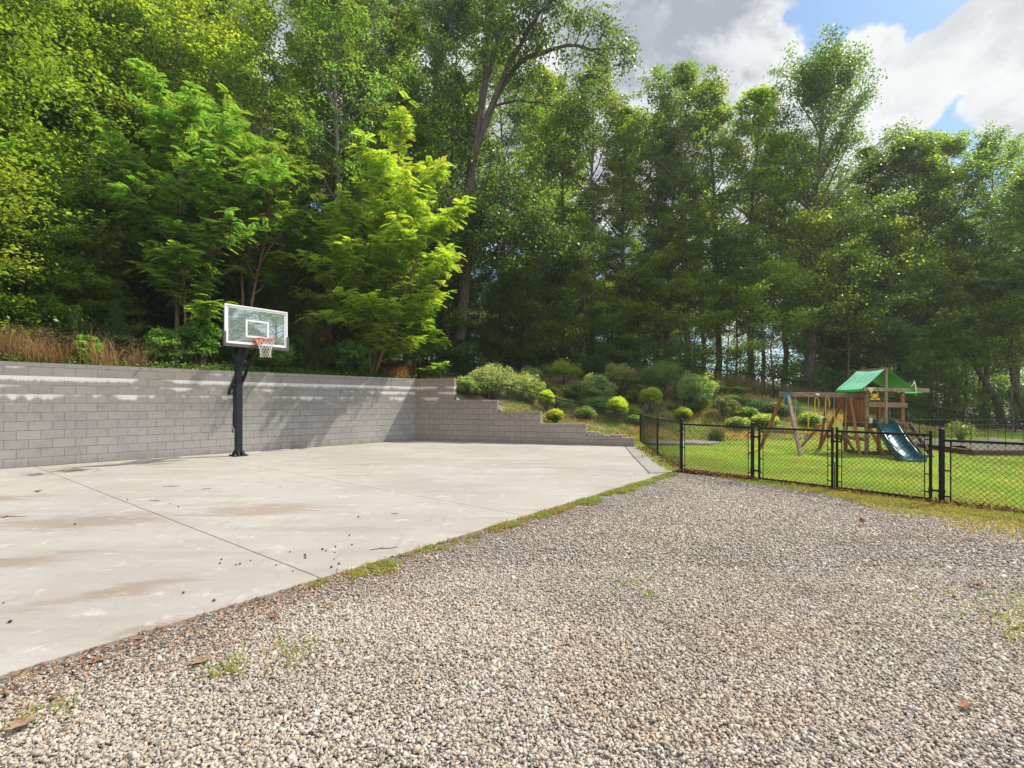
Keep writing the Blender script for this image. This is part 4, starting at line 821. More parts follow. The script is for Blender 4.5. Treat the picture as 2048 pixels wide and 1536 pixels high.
# bank grass (between toe, shrubs and upper fence)
u = rng.uniform(1010, 2010, 60000); v = rng.uniform(740, 885, 60000); Y = np.full(len(u), 17.2); Ycur = np.arange(17.2, 30, .1); done = np.zeros(len(u), bool)
for yy in Ycur:
    X = (u - CX) / F * yy; z = CH - (v - HY) / F * yy; h_ = H(X, np.full(len(X), yy)); newd = (~done) & (z <= h_ + .0) & (yy > 17.3); Y[newd] = yy; done |= newd
k = done; u, v, Y = u[k], v[k], Y[k]; X = (u - CX) / F * Y; Zb = H(X, Y); k = (Y < 27) & ~((X < 4.6) & (Y < 18.4)); X, Y, Zb, u, v = X[k], Y[k], Zb[k], u[k], v[k]
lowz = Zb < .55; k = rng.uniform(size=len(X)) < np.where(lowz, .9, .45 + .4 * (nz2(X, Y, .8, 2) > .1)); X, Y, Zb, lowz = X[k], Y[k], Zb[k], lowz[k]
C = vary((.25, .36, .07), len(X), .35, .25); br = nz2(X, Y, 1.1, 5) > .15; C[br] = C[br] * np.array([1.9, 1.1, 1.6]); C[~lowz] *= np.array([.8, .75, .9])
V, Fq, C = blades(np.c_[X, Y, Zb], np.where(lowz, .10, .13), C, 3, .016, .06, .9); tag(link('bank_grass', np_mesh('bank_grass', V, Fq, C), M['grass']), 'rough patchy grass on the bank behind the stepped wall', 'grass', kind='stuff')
# leaf litter and low weeds over the bank
i = rng.integers(0, len(X), 14000); Cp = np.c_[X[i], Y[i], Zb[i] + .02] + rng.normal(size=(14000, 3)) * [.15, .15, .02]; cl_ = np.where(rng.uniform(size=(14000, 1)) < .55, vary((.27, .20, .13), 14000, .35), vary((.09, .15, .03), 14000, .3))
V, Fq, C = leaf_quads(Cp, .075, 1.2, cl_); tag(link('leaf_litter', np_mesh('leaf_litter', V, Fq, C), M['dryleaf']), 'brown leaf litter and weeds scattered over the bank', 'leaf litter', kind='stuff')
# tall dry grass by the upper fence and tawny clumps above the long wall
def tall_grass(pts, hgt, colr, n_per, wid, label, sp=.12, ln=.45, name='dry_grass', stuff=True, loc=None):
    V, Fq, C = blades(pts, hgt, vary(colr, len(pts), .35, .25), n_per, wid, sp, ln); o = link(name, np_mesh(name, V, Fq, C), M['grass'])
    if loc is not None: o.location = loc
    return tag(o, label, 'dry grass', kind='stuff' if stuff else None)
a = rng.uniform(0, 1, 700); Xg = 9.0 + a * 9.5; Yg = 25.1 + rng.uniform(0, 1.4, 700); tall_grass(np.c_[Xg, Yg, H(Xg, Yg)], .75, (.24, .22, .07), 9, .014, 'tall tawny grass standing along the upper fence behind the swings')
a = rng.uniform(0, 1, 260); Xg = 5.2 + a * 3.6; Yg = 26.6 + rng.uniform(0, 1.2, 260); tall_grass(np.c_[Xg, Yg, H(Xg, Yg)], .8, (.24, .20, .12), 8, .012, 'dry grass along the upper fence behind the broad juniper')
for px, d, hh, n_, lb, col in ((-25, 1.0, 1.0, 60, 'tallest tawny dry grass clump at the left end of the wall', (.26, .19, .12)), (15, 1.1, .92, 64, 'tawny dry grass clump second from the left above the wall', (.27, .20, .13)), (55, .9, .8, 44, 'pale brown grass clump in front of the twiggy bush', (.27, .20, .13)),
                               (205, .7, .95, 36, 'thin upright dry grass clump left of the light green shrub', (.32, .22, .13)), (275, .8, .65, 30, 'short dry grass clump beside the light green shrub', (.28, .20, .12)), (793, .9, .55, 60, 'orange-brown dry grass clump near the wall corner', (.46, .20, .08)), (100, .8, .8, 40, 'sparse brown grass clump left of the young pine', (.26, .18, .11))):
    p = behind(px, d); tall_grass(np.array([[0, 0, 0]] * n_) + rng.normal(size=(n_, 3)) * [.16, .16, 0], hh, col, 6, .009, lb, .10, .95, 'dry_grass_clump', False, p)

# ------------------------------------------------------------------ gravel, weeds and litter on the drive
nS = Vector((-dS.y, dS.x, 0)); nS = nS if nS.dot(Vector((1, -1, 0))) > 0 else -nS       # from the slab edge towards the drive
gpl = [(p.x, p.y) for p in gp]
def cloud(n, x0, x1, y0, y1):
    x = rng.uniform(x0, x1, n); y = rng.uniform(y0, y1, n); k = inpoly(x, y, gpl) & (np.abs(x) < y * 1.12 + .4); return x[k], y[k]
def ico():
    f = (1 + 5 ** .5) / 2; v = np.array([(-1, f, 0), (1, f, 0), (-1, -f, 0), (1, -f, 0), (0, -1, f), (0, 1, f), (0, -1, -f), (0, 1, -f), (f, 0, -1), (f, 0, 1), (-f, 0, -1), (-f, 0, 1)]) / 1.9
    return v, np.array([(0, 11, 5), (0, 5, 1), (0, 1, 7), (0, 7, 10), (0, 10, 11), (1, 5, 9), (5, 11, 4), (11, 10, 2), (10, 7, 6), (7, 1, 8), (3, 9, 4), (3, 4, 2), (3, 2, 6), (3, 6, 8), (3, 8, 9), (4, 9, 5), (2, 4, 11), (6, 2, 10), (8, 6, 7), (9, 8, 1)])
IV, IF = ico()
BOXV = np.array([(x, y, z) for z in (-.5, .5) for y in (-.5, .5) for x in (-.5, .5)]) * 1.5; BOXF = np.array([(0, 2, 3), (0, 3, 1), (4, 5, 7), (4, 7, 6), (0, 1, 5), (0, 5, 4), (2, 6, 7), (2, 7, 3), (0, 4, 6), (0, 6, 2), (1, 3, 7), (1, 7, 5)])
def stones(x, y, size, z0, pal, base=(IV, IF), jit=(.22, .13), sig=.28):
    n = len(x); bv, bf = base; nv = len(bv); var = np.stack([bv * (1 + rng.normal(size=(nv, 1)) * jit[0]) + rng.normal(size=(nv, 3)) * jit[1] for _ in range(60)]); B = var[rng.integers(0, 60, n)]
    s = size * rng.lognormal(0, sig, (n, 1)); sc = np.stack([s[:, 0] * rng.uniform(.8, 1.3, n), s[:, 0] * rng.uniform(.55, .95, n), s[:, 0] * rng.uniform(.34, .62, n)], 1) * .5; B = B * sc[:, None]
    for ax, t in ((1, rng.normal(size=n) * .45), (0, rng.normal(size=n) * .45), (2, rng.uniform(0, 6.28, n))):
        c, s_ = np.cos(t)[:, None], np.sin(t)[:, None]; p, q = [(1, 2), (0, 2), (0, 1)][ax]; B2 = B.copy(); B2[..., p] = B[..., p] * c - B[..., q] * s_; B2[..., q] = B[..., p] * s_ + B[..., q] * c; B = B2
    z = z0 + sc[:, 2] * .7 + rng.uniform(0, .012, n); V = B + np.stack([x, y, z], 1)[:, None]; pal = np.array(pal)
    patch = (1 + .10 * nz2(x, y, .7, 9) + .06 * nz2(x, y, 2.1, 3))[:, None]; C = pal[rng.choice(len(pal), n, p=PW)] * rng.uniform(.78, 1.18, (n, 1)) * patch * 1.14; br = np.clip(nz2(x, y, 1.0, 12) * .7 - .15, 0, .3)[:, None]; C = C * (1 - br) + C * np.array([[.92, .78, .62]]) * br
    return V.reshape(-1, 3), (bf[None] + np.arange(n)[:, None, None] * nv).reshape(-1, 3), np.repeat(C, nv, 0)
PAL = [(.40, .355, .30), (.34, .295, .245), (.46, .42, .36), (.27, .235, .195), (.39, .31, .23), (.31, .22, .15), (.55, .51, .45), (.19, .165, .14)]; PW = [.30, .24, .15, .08, .14, .05, .02, .02]
VV = []; FF = []; CC = []; off = 0
for n, box, size, bs_, jit in ((70000, (-3.2, 5.2, 1.75, 4.6), .021, (IV, IF), (.24, .15)), (170000, (-3.2, 5.2, 1.75, 4.6), .017, (BOXV, BOXF), (.12, .17)), (110000, (-3.2, 5.2, 1.75, 4.6), .011, (BOXV, BOXF), (.1, .17)), (90000, (-2, 8, 4.6, 11), .023, (IV, IF), (.22, .13)), (190000, (-2, 8, 4.6, 11), .019, (BOXV, BOXF), (.12, .17))):
    x, y = cloud(n, *box); e = (x - SE0.x) * nS.x + (y - SE0.y) * nS.y; fd = (x - P1.x) * -dF.y + (y - P1.y) * dF.x; fd = np.abs(fd)
    n_ = nz2(x, y, .8, 4) * .6 + nz2(x, y, 2.9, 1) * .4; pr = np.clip(.16 + (e - .15) * 1.3 + .30 * n_, .05, 1) * np.where(y < 4.2, 1, np.clip(.1 + fd * .55 + .4 * n_, .08, 1)) * np.clip(.9 + n_ * .5, .35, 1); k = (rng.uniform(size=len(x)) < pr) & (e > .01); x, y = x[k], y[k]
    V, Fq, C = stones(x, y, size * .9, -.028 - .0, PAL, bs_, jit); VV.append(V); FF.append(Fq + off); CC.append(C); off += len(V)
gm = np_mesh('gravel', np.concatenate(VV), np.concatenate(FF), np.concatenate(CC)); tag(link('gravel', gm, M['gravel']), 'loose grey and tan crushed stone covering the drive', 'gravel', kind='stuff')
# soil and needle litter in the strip beside the slab, weeds among the stones
def edge_pts(n, a, b, e0, e1):
    t = rng.uniform(a, b, n); e = rng.uniform(e0, e1, n); x = SE0.x + dS.x * t + nS.x * e; y = SE0.y + dS.y * t + nS.y * e; return x, y, e
x, y, e = edge_pts(9000, 4, 11.5, .0, .65); k = rng.uniform(size=len(x)) < np.exp(-e * 3.5); x, y = x[k], y[k]
V, Fq, C = leaf_quads(np.c_[x, y, -.014 + rng.uniform(0, .014, len(x))], .034, 3, vary((.24, .15, .09), len(x), .45), .35); tag(link('soil_litter', np_mesh('soil_litter', V, Fq, C), M['dryleaf']), 'brown leaf crumbs and needles along the slab edge', 'leaf litter', kind='stuff')
X_, Y_ = [], []
x, y, e = edge_pts(16000, .3, 8.6, .02, .5); t = (x - SE0.x) * dS.x + (y - SE0.y) * dS.y; g = nz2(x, y, 3.4, 2) * .7 + .22; k = (e < .17 + .16 * g * (1 + .5 * np.sin(t * 5))) & (e > .02) & (rng.uniform(size=len(x)) < np.where(t < 6.6, .9, .35) * np.clip(.25 + g * 1.2, 0, 1)); X_.append(x[k]); Y_.append(y[k])
x, y = cloud(60000, 2.5, 9, 4.5, 10.5); fd = np.abs((x - P1.x) * -dF.y + (y - P1.y) * dF.x); g = nz2(x, y, 1.2, 6); k = rng.uniform(size=len(x)) < np.clip(.55 - fd * .5 + g * .45 + .5 * (x > 5), 0, 1) * (fd < np.where(x > 5.0, 2.2, np.clip(.15 + (x - 3.9) * .5, .12, .7))); X_.append(x[k]); Y_.append(y[k])
for cx, cy, r, n in ((3.55, 3.55, .28, 120), (3.35, 3.2, .16, 60), (3.8, 3.35, .2, 60), (.95, 4.2, .1, 14), (1.1, 3.9, .07, 8), (-1.25, 3.05, .09, 26), (-1.55, 2.85, .07, 24), (-2.2, 2.45, .08, 14), (4.4, 2.4, .2, 12)): X_.append(cx + rng.normal(size=n) * r); Y_.append(cy + rng.normal(size=n) * r)
x = np.concatenate(X_); y = np.concatenate(Y_); C = vary((.25, .33, .06), len(x), .35, .25); dr = nz2(x, y, 2, 1) > .25; C[dr] *= np.array([1.2, .98, 1.2])
yl = x > 4.9; C[yl] *= np.array([1.35, 1.1, 1.0]); V, Fq, C = blades(np.c_[x, y, np.full(len(x), -.026)], .048, C, 4, .008, .022, 1.1); tag(link('weeds', np_mesh('weeds', V, Fq, C), M['grass']), 'low weeds and thin grass growing through the gravel edge', 'weeds', kind='stuff')
# red-brown dead leaves drifted along the fence foot
ps = []
for a, b, n, w_ in ((P0, P1, 900, .07), (P0 + Vector((.1, .3, 0)), Vector((4.1, 16.4, 0)), 900, .16), (P1, P2, 260, .05), (P2, P2 + dF * 2.4, 500, .07)):
    t = rng.uniform(0, 1, n); ps.append(np.c_[a.x + (b.x - a.x) * t, a.y + (b.y - a.y) * t] + rng.normal(size=(n, 2)) * w_)
p2 = np.concatenate(ps); V, Fq, C = leaf_quads(np.c_[p2, rng.uniform(.0, .05, len(p2))], .055, .7, vary((.20, .085, .045), len(p2), .45), .6); tag(link('leaf_drift', np_mesh('leaf_drift', V, Fq, C), M['dryleaf']), 'dead red-brown leaves drifted along the fence foot', 'leaf litter', kind='stuff')

# single dry leaves, twigs and seed pods
def lobed_leaf(L, colr, curl=.25):
    mb = MB(); out = []; n = 22
    for i in range(n): a = 2 * PI * i / n; r = L * .5 * (.62 + .38 * abs(math.sin(a * 2.5)) + .12 * math.cos(a)); x_ = r * math.cos(a) * 1.15; y_ = r * math.sin(a) * .8; out.append((x_, y_, curl * (x_ * x_ * 1.2 + y_ * y_ * 3) / L + .004))
    vs = [(0, 0, .002)] + out + [(0, 0, .0)] + [(x_, y_, z_ - .0012) for x_, y_, z_ in out]
    mb.poly(vs, [(0, i + 1, (i + 1) % n + 1) for i in range(n)] + [(n + 1, n + 2 + (i + 1) % n, n + 2 + i) for i in range(n)] + [(i + 1, n + 2 + i, n + 2 + (i + 1) % n, (i + 1) % n + 1) for i in range(n)])
    mb.tube([(-L * .85, 0, .006), (-L * .4, 0, .01), (L * .3, 0, .006)], [.0015, .0018, .0008], 5)
    return mb.build('dry_leaf', colr)
tan = simple('tan_dry_leaf', (.30, .20, .12), .75, scale=30, c2=(.19, .115, .06)); red = simple('russet_dry_leaf', (.30, .12, .06), .75, scale=30, c2=(.16, .07, .04))
for px, py, L, m_, lb, rot, z in ((400, 1322, .10, tan, 'large pale brown lobed leaf lying on the weeds beside the slab', .5, -.015), (40, 1455, .10, tan, 'largest curled tan leaf in the bottom left corner', .9, .0), (1720, 1048, .11, red, 'russet leaf standing upright on the gravel near the gates', 1.2, .03),
                               (1955, 1172, .10, red, 'brown leaf lying on the gravel near the right edge', 2.2, .0), (547, 1233, .06, red, 'small rusty leaf on the weedy strip', 2.9, -.01), (190, 1320, .09, tan, 'curled brown leaf against the slab edge', .2, -.02), (1450, 905, .07, red, 'red leaf on the lawn just behind the front fence', 0, .03),
                               (10, 1035, .09, tan, 'pale leaf cluster at the left edge of the slab', 1.8, .004), (75, 984, .10, tan, 'bleached leaf on the slab near the left joint', .4, .004), (1930, 1415, .07, red, 'small brown leaf in the lower right gravel', .4, .0)):
    o = lobed_leaf(L, m_, .5); p = G(px, py); o.location = (p.x, p.y, z); o.rotation_euler = (0, 0, rot); tag(o, lb, 'leaf')
    if px == 1720: o.rotation_euler = (1.2, .3, .4)
pod = MB(); pod.tube([(-.012, 0, .008), (-.006, 0, .012), (.004, 0, .013), (.013, 0, .007)], [.004, .011, .010, .002], 7); pod.tube([(.012, 0, .008), (.02, .004, .02)], [.002, .001], 4); p0_ = pod.build('seed_pod', M['pod']); first = True
for i, (px, py) in enumerate([(443, 1120), (440, 1128), (472, 1131), (480, 1129), (501, 1122), (610, 1112), (611, 1117), (586, 1143), (645, 1100), (652, 1103), (670, 1106), (671, 1095), (668, 1119), (663, 1136), (704, 1091), (580, 1105), (552, 1131), (678, 1129), (699, 1072), (717, 1035), (367, 1187), (428, 1203), (7, 1207), (20, 1246), (196, 975), (255, 1000), (340, 1008), (357, 1014), (150, 1050), (690, 985), (560, 975), (1060, 945), (1010, 930), (1190, 952), (1270, 950)]):
    o = p0_ if first else p0_.copy()
    if not first: COL.objects.link(o)
    first = False; p = G(px, py); s = rng.uniform(.45, .95); o.location = (p.x, p.y, 0); o.rotation_euler = (0, 0, rng.uniform(0, 6)); o.scale = (s,) * 3; tag(o, 'small dark seed pod lying on the pale concrete slab', 'seed pod', 'seed pods scattered on the slab')
def twig(px, py, L, rot, r=.004):
    mb = MB(); pts = [(-L/2, 0, r), (-L*.15, L*.06, r*1.2), (L*.2, -.02*L, r*1.2), (L/2, L*.05, r)]; mb.tube(pts, [r*.6, r, r, r*.4], 6); mb.tube([pts[1], (0, L * .22, r * 2)], [r*.6, r*.3], 5); o = mb.build('twig', M['twig']); p = G(px, py); o.location = (p.x, p.y, 0); o.rotation_euler = (0, 0, rot); return o
for px, py, L, rot, lb in ((343, 973, .28, .15, 'straight thin twig on the slab left of the middle'), (413, 978, .17, .6, 'short dark twig on the slab below the hoop'), (310, 1002, .22, -.3, 'faint twig crossing the brown stain'), (768, 1098, .28, .35, 'thin twig on the slab near its front edge'), (22, 1034, .35, .1, 'long twig at the left edge of the slab'), (790, 1028, .1, .2, 'tiny twig on the bare middle of the slab')): tag(twig(px, py, L, rot), lb, 'twig')
pl = MB()
for i in range(34):
    a = rng.uniform(0, 3.1); L = rng.uniform(.1, .4); c = rng.normal(size=2) * [.22, .12]; z = rng.uniform(.004, .035); d = np.array([math.cos(a), math.sin(a)]) * L / 2; pl.tube([(c[0]-d[0], c[1]-d[1], z), (c[0], c[1], z + .008), (c[0]+d[0], c[1]+d[1], z)], [.002, .004, .002], 5)
o = pl.build('twig_pile', M['twig']); o.location = G(145, 942); tag(o, 'little heap of twigs and leaves by the foot of the long wall', 'twigs')
o = pl.build('twig_pile', M['twig']); o.location = G(72, 950); o.scale = (.55, .55, .6); tag(o, 'smaller twig heap on the slab at the far left', 'twigs')

# flat rocks behind the front fence
def rock(pl_, h, name, label):
    mb = MB(); n = len(pl_); c = sum(pl_, Vector()) / n; lo = [(p.x, p.y, -.03) for p in pl_]; mid = [tuple(p + Vector((0, 0, h * rng.uniform(.6, .85)))) for p in pl_]; top = [tuple(p + (c - p) * .12 + Vector((0, 0, h * rng.uniform(.92, 1.08)))) for p in pl_]
    mb.poly(lo + mid + top + [(c.x, c.y, h)], [(2*n+i, 2*n+(i+1) % n, 3*n) for i in range(n)] + [(i, (i+1) % n, (i+1) % n + n, i+n) for i in range(n)] + [(i+n, (i+1) % n + n, (i+1) % n + 2*n, i+2*n) for i in range(n)]); tag(mb.build(name, M['stone']), label, 'rock')
def blob(c, rx, ry, n=13): return [Vector((c.x + rx * math.cos(2*PI*i/n) * rng.uniform(.8, 1.1), c.y + ry * math.sin(2*PI*i/n) * rng.uniform(.75, 1.1), 0)) for i in range(n)]
rock(blob(G(1330, 889), .78, .55), .10, 'flat_rock', 'grey flat rock seen through the side fence beyond the slab corner'); rock(blob(G(1396, 888), .75, .75), .09, 'flat_rock', 'pale flat rock on the lawn edge just right of the corner post')

# ------------------------------------------------------------------ chain link fences
def link_mesh(a, b, za, zb, h, r=.0029, pitch=.072, parent=None, name='chain_link_mesh'):
    """woven diagonal wires over the parallelogram a..b, bottoms za/zb, height h"""
    a = Vector(a); b = Vector(b); L = (b - a).length; d = (b - a) / L; s0 = []; n_ = int((L + h) / pitch) + 1
    for i in range(n_):
        c = i * pitch + pitch * .3
        for sg in (1, -1):
            u0, v0, u1, v1 = (c, 0, c - h, h) if sg > 0 else (c - h, 0, c, h)
            if u0 > u1: u0, v0, u1, v1 = u1, v1, u0, v0
            if u1 <= 0 or u0 >= L: continue
            if u0 < 0: v0 += (v1 - v0) * (-u0) / (u1 - u0); u0 = 0
            if u1 > L: v1 = v0 + (v1 - v0) * (L - u0) / (u1 - u0); u1 = L
            if u1 - u0 > .01: s0.append((u0, v0, u1, v1, sg))
    A = np.array(s0); off = A[:, 4] * r * .9; nrm = np.array((-d.y, d.x, 0)); da = np.array((d.x, d.y, 0)); O = np.array((a.x, a.y, 0))
    def pt(u, v): return O + u[:, None] * da + np.c_[np.zeros((len(u), 2)), v + za + (zb - za) * u / L] + off[:, None] * nrm
    p, q = pt(A[:, 0], A[:, 1]), pt(A[:, 2], A[:, 3]); t = unit(q - p); s1 = np.cross(t, nrm); VS = []
    for e in (p, q):
        for k in range(3): VS.append(e + (s1 * math.cos(2.094 * k) + nrm * math.sin(2.094 * k)) * r)
    V = np.stack(VS, 1).reshape(-1, 3); i = np.arange(len(A))[:, None] * 6; Fq = np.concatenate([i + np.array([[k, (k+1) % 3, (k+1) % 3 + 3, k + 3]]) for k in range(3)])
    return link(name, np_mesh(name, V, Fq), M['black'], parent)
def post(p, z0, z1, r, parent, name='post', cap=True):
    mb = MB(); mb.tube([(p.x, p.y, z0 - .15), (p.x, p.y, z1)], r, 12); mb.dome((p.x, p.y, z1 - .002), r * 1.12, 12) if cap else None; return mb.build(name, M['black'], parent)
def bands(mb, p, q, zs, r):
    for z in zs: mb.tube([(p.x, p.y, z - .012), (p.x, p.y, z + .012)], r * 1.25, 10); mb.bar((p.x, p.y, z), (q.x, q.y, z), .012, .022)
FH = 1.0
# front fence, left of the gates
f = empty('chain_link_fence'); tag(f, 'short black chain link fence panel between the slab corner and the gates', 'fence')
post(P1, -.05, 1.05, .032, f)
a = P0 + (P1 - P0).normalized() * .08; b = P1 - (P1 - P0).normalized() * .08
mb = MB(); mb.tube([(P0.x, P0.y, .985), (P1.x, P1.y, .975)], .019, 10); mb.build('top_rail', M['black'], f); link_mesh(a, b, .0, -.02, .98, parent=f)
mb = MB()
for p, q in ((a, P0), (b, P1)): mb.tube([(p.x, p.y, -.01), (p.x, p.y, .97)], .008, 6); bands(mb, q, p, (.12, .50, .88), .031)
mb.build('tension_bar', M['black'], f)
# front fence right of the gates
f = empty('chain_link_fence'); tag(f, 'black chain link fence running off the right edge past the thick gate post', 'fence')
post(P2, -.05, 1.045, .036, f); post(P3, -.05, 1.03, .030, f); post(P4, -.05, 1.03, .030, f)
a = P2 + dF * .10; mb = MB(); mb.tube([(P2.x, P2.y, .90), (P4.x, P4.y, .93)], .02, 10); mb.build('top_rail', M['black'], f); link_mesh(a, P4, -.01, -.01, .905, parent=f)
mb = MB(); mb.tube([(a.x, a.y, -.02), (a.x, a.y, .91)], .009, 6); bands(mb, P2, a, (.10, .47, .80), .036); mb.build('tension_bar', M['black'], f)
# double gate
GW = (P2 - P1).length
def gate(s0, s1, label, hinge_s, hinge_post):
    g = empty('chain_link_gate', tuple(P1 + dF * s0)); tag(g, label, 'gate', 'double drive gates'); base = P1 + dF * s0; L = s1 - s0; o = Vector((0, 0, 0)); e = dF * L
    mb = MB(); z0, z1 = .04, .97
    mb.tube([(o.x, o.y, z0 - .03), (o.x, o.y, z1 + .05)], .021, 10); mb.tube([(e.x, e.y, z0 - .03), (e.x, e.y, z1 + .05)], .021, 10); mb.tube([(o.x, o.y, z1), (e.x, e.y, z1)], .019, 10); mb.tube([(o.x, o.y, z0), (e.x, e.y, z0)], .017, 10); mb.dome((o.x, o.y, z1 + .05), .023); mb.dome((e.x, e.y, z1 + .05), .023); mb.build('gate_frame', M['black'], g)
    p = dF * .07; q = dF * (L - .07); mb = MB()
    for c, k in ((p, o), (q, e)): mb.tube([(c.x, c.y, z0 + .01), (c.x, c.y, z1)], .007, 6); [mb.bar((k.x, k.y, z), (c.x, c.y, z), .010, .018) for z in (.14, .40, .66, .90)]
    mb.build('tension_bar', M['black'], g); link_mesh(p, q, z0 + .01, z0 + .01, z1 - z0 - .02, parent=g)
    hp = hinge_post - base; he = o if hinge_s == 0 else e
    for z in (.17, .80): mb = MB(); mb.tube([(he.x, he.y, z - .03), (he.x, he.y, z + .03)], .027, 10); mb.bar((he.x, he.y, z), (hp.x, hp.y, z), .016, .03); mb.tube([(hp.x, hp.y, z - .025), (hp.x, hp.y, z + .025)], .042, 10); mb.build('hinge', M['black'], g)
    return g, e
g1, e1 = gate(.13, GW / 2 - .035, 'left leaf of the black double gate, hinged on the thinner post', 0, P1)
g2, _ = gate(GW / 2 + .035, GW - .13, 'right leaf of the black double gate, hinged on the thick post', 1, P2)
mb = MB(); mb.bar((e1.x, e1.y, .80), tuple(Vector((e1.x, e1.y, .80)) + dF * .13), .02, .03); mb.tube([(e1.x, e1.y, .77), (e1.x, e1.y, .83)], .028, 10); mb.bar(tuple(Vector((e1.x, e1.y, .80)) + dF * .13), tuple(Vector((e1.x, e1.y, .86)) + dF * .13), .014, .02); mb.build('latch', M['black'], g1)
mb = MB(); q = e1 + dF * .035; mb.tube([(q.x, q.y, -.06), (q.x, q.y, .45)], .008, 8); mb.tube([(q.x, q.y, .45), tuple(Vector((q.x, q.y, .45)) - dF * .06)], .008, 8); mb.build('drop_rod', M['black'], g1)
# side fence: corner post, back along the slab, then climbing behind the stepped wall
f = empty('chain_link_fence'); tag(f, 'black chain link fence climbing from the slab corner up the bank behind the stepped wall', 'fence')
SP = [(P0, 0.0, 1.09, .034), (Vector((3.92, 14.0, 0)), 0., 1.03, .026), (Vector((4.62, 18.7, 0)), 0., 1.03, .034)]
for px, top, Y in ((1112, 795, 19.6), (975, 757, 20.6), (838, 727, 21.3)): q = at(px, top, Y); SP.append((Vector((q.x, q.y, 0)), Hz(q.x, q.y), q.z, .026 if px != 838 else .034))
for p, z0, z1, r in SP: post(p, z0, z1, r, f)
mb = MB(); mb.tube([(p.x, p.y, z1 - .05) for p, z0, z1, r in SP], .018, 8); mb.build('top_rail', M['black'], f)
for (p, z0, z1, _r), (q, y0, y1, _q) in zip(SP[:-1], SP[1:]): hh = 1.0; link_mesh(p, q, z1 - .05 - hh, y1 - .05 - hh, hh, r=.0027, parent=f)
# upper fence round the wood edge
f = empty('chain_link_fence'); tag(f, 'long black chain link fence along the wood edge above the bank', 'fence')
UP = []
for px, top, Y in ((838, 727, 21.3), (878, 728, 23.0), (938, 728, 25.5), (1018, 722, 28), (1088, 709, 30), (1212, 716, 28), (1322, 724, 26.5), (1431, 736, 25), (1547, 752, 24.8), (1665, 771, 24.8), (1785, 795, 24.8), (1909, 822, 24.8), (2031, 840, 25), (2180, 845, 25.2)):
    q = at(px, top, Y); UP.append((Vector((q.x, q.y, 0)), q.z))
for p, z1 in UP[1:]: post(p, min(Hz(p.x, p.y), z1 - 1.0), z1, .028, f)
mb = MB(); mb.tube([(p.x, p.y, z1 - .05) for p, z1 in UP], .02, 8); mb.build('top_rail', M['black'], f)
for (p, z), (q, y) in zip(UP[:-1], UP[1:]): link_mesh(p, q, z - 1.07, y - 1.07, 1.02, r=.002, parent=f)

# ------------------------------------------------------------------ basketball hoop
hb = G(477, 912); hp = empty('basketball_hoop', hb); tag(hp, 'in-ground basketball hoop with glass backboard and black post', 'basketball hoop')
n = Vector((.8, -.6, 0)); u = Vector((.6, .8, 0)); UPV = Vector((0, 0, 1))          # towards the court / along the board
def W_(a, b, c): return tuple(n * a + u * b + UPV * c)                             # metres out, along, up
def obox(mb, c, a, b, h):                                                          # box in the hoop's own frame
    vs = [W_(c[0] + sx_ * a / 2, c[1] + sy_ * b / 2, c[2] + sz_ * h / 2) for sz_ in (-1, 1) for sy_ in (-1, 1) for sx_ in (-1, 1)]
    return mb.poly(vs, [(0, 2, 3, 1), (4, 5, 7, 6), (0, 1, 5, 4), (2, 6, 7, 3), (0, 4, 6, 2), (1, 3, 7, 5)])
mb = MB(); obox(mb, (0, 0, .022), .36, .36, .02)
for s_ in (-1, 1):
    for t_ in (-.055, .055):
        mb.poly([W_(s_*.082, t_-.006, .033), W_(s_*.17, t_-.006, .033), W_(s_*.082, t_-.006, .17), W_(s_*.082, t_+.006, .033), W_(s_*.17, t_+.006, .033), W_(s_*.082, t_+.006, .17)], [(0, 1, 2), (5, 4, 3), (0, 3, 4, 1), (1, 4, 5, 2), (0, 2, 5, 3)])
        mb.poly([W_(t_-.006, s_*.082, .033), W_(t_-.006, s_*.17, .033), W_(t_-.006, s_*.082, .17), W_(t_+.006, s_*.082, .033), W_(t_+.006, s_*.17, .033), W_(t_+.006, s_*.082, .17)], [(0, 1, 2), (5, 4, 3), (0, 3, 4, 1), (1, 4, 5, 2), (0, 2, 5, 3)])
bp = mb.build('base_plate', M['blackmetal'], hp)
mb = MB()
for sx_ in (-1, 1):
    for sy_ in (-1, 1): q = W_(sx_*.15, sy_*.15, 0); mb.tube([(q[0], q[1], .0), (q[0], q[1], .065)], .011, 6); mb.tube([(q[0], q[1], .033), (q[0], q[1], .05)], .02, 6)
mb.build('bolt', M['galv'], bp)
mb = MB(); mb.bar((0, 0, .033), (0, 0, 2.70), .155, .155, up=tuple(n), ch=.07); mb.build('pole', M['blackmetal'], hp)
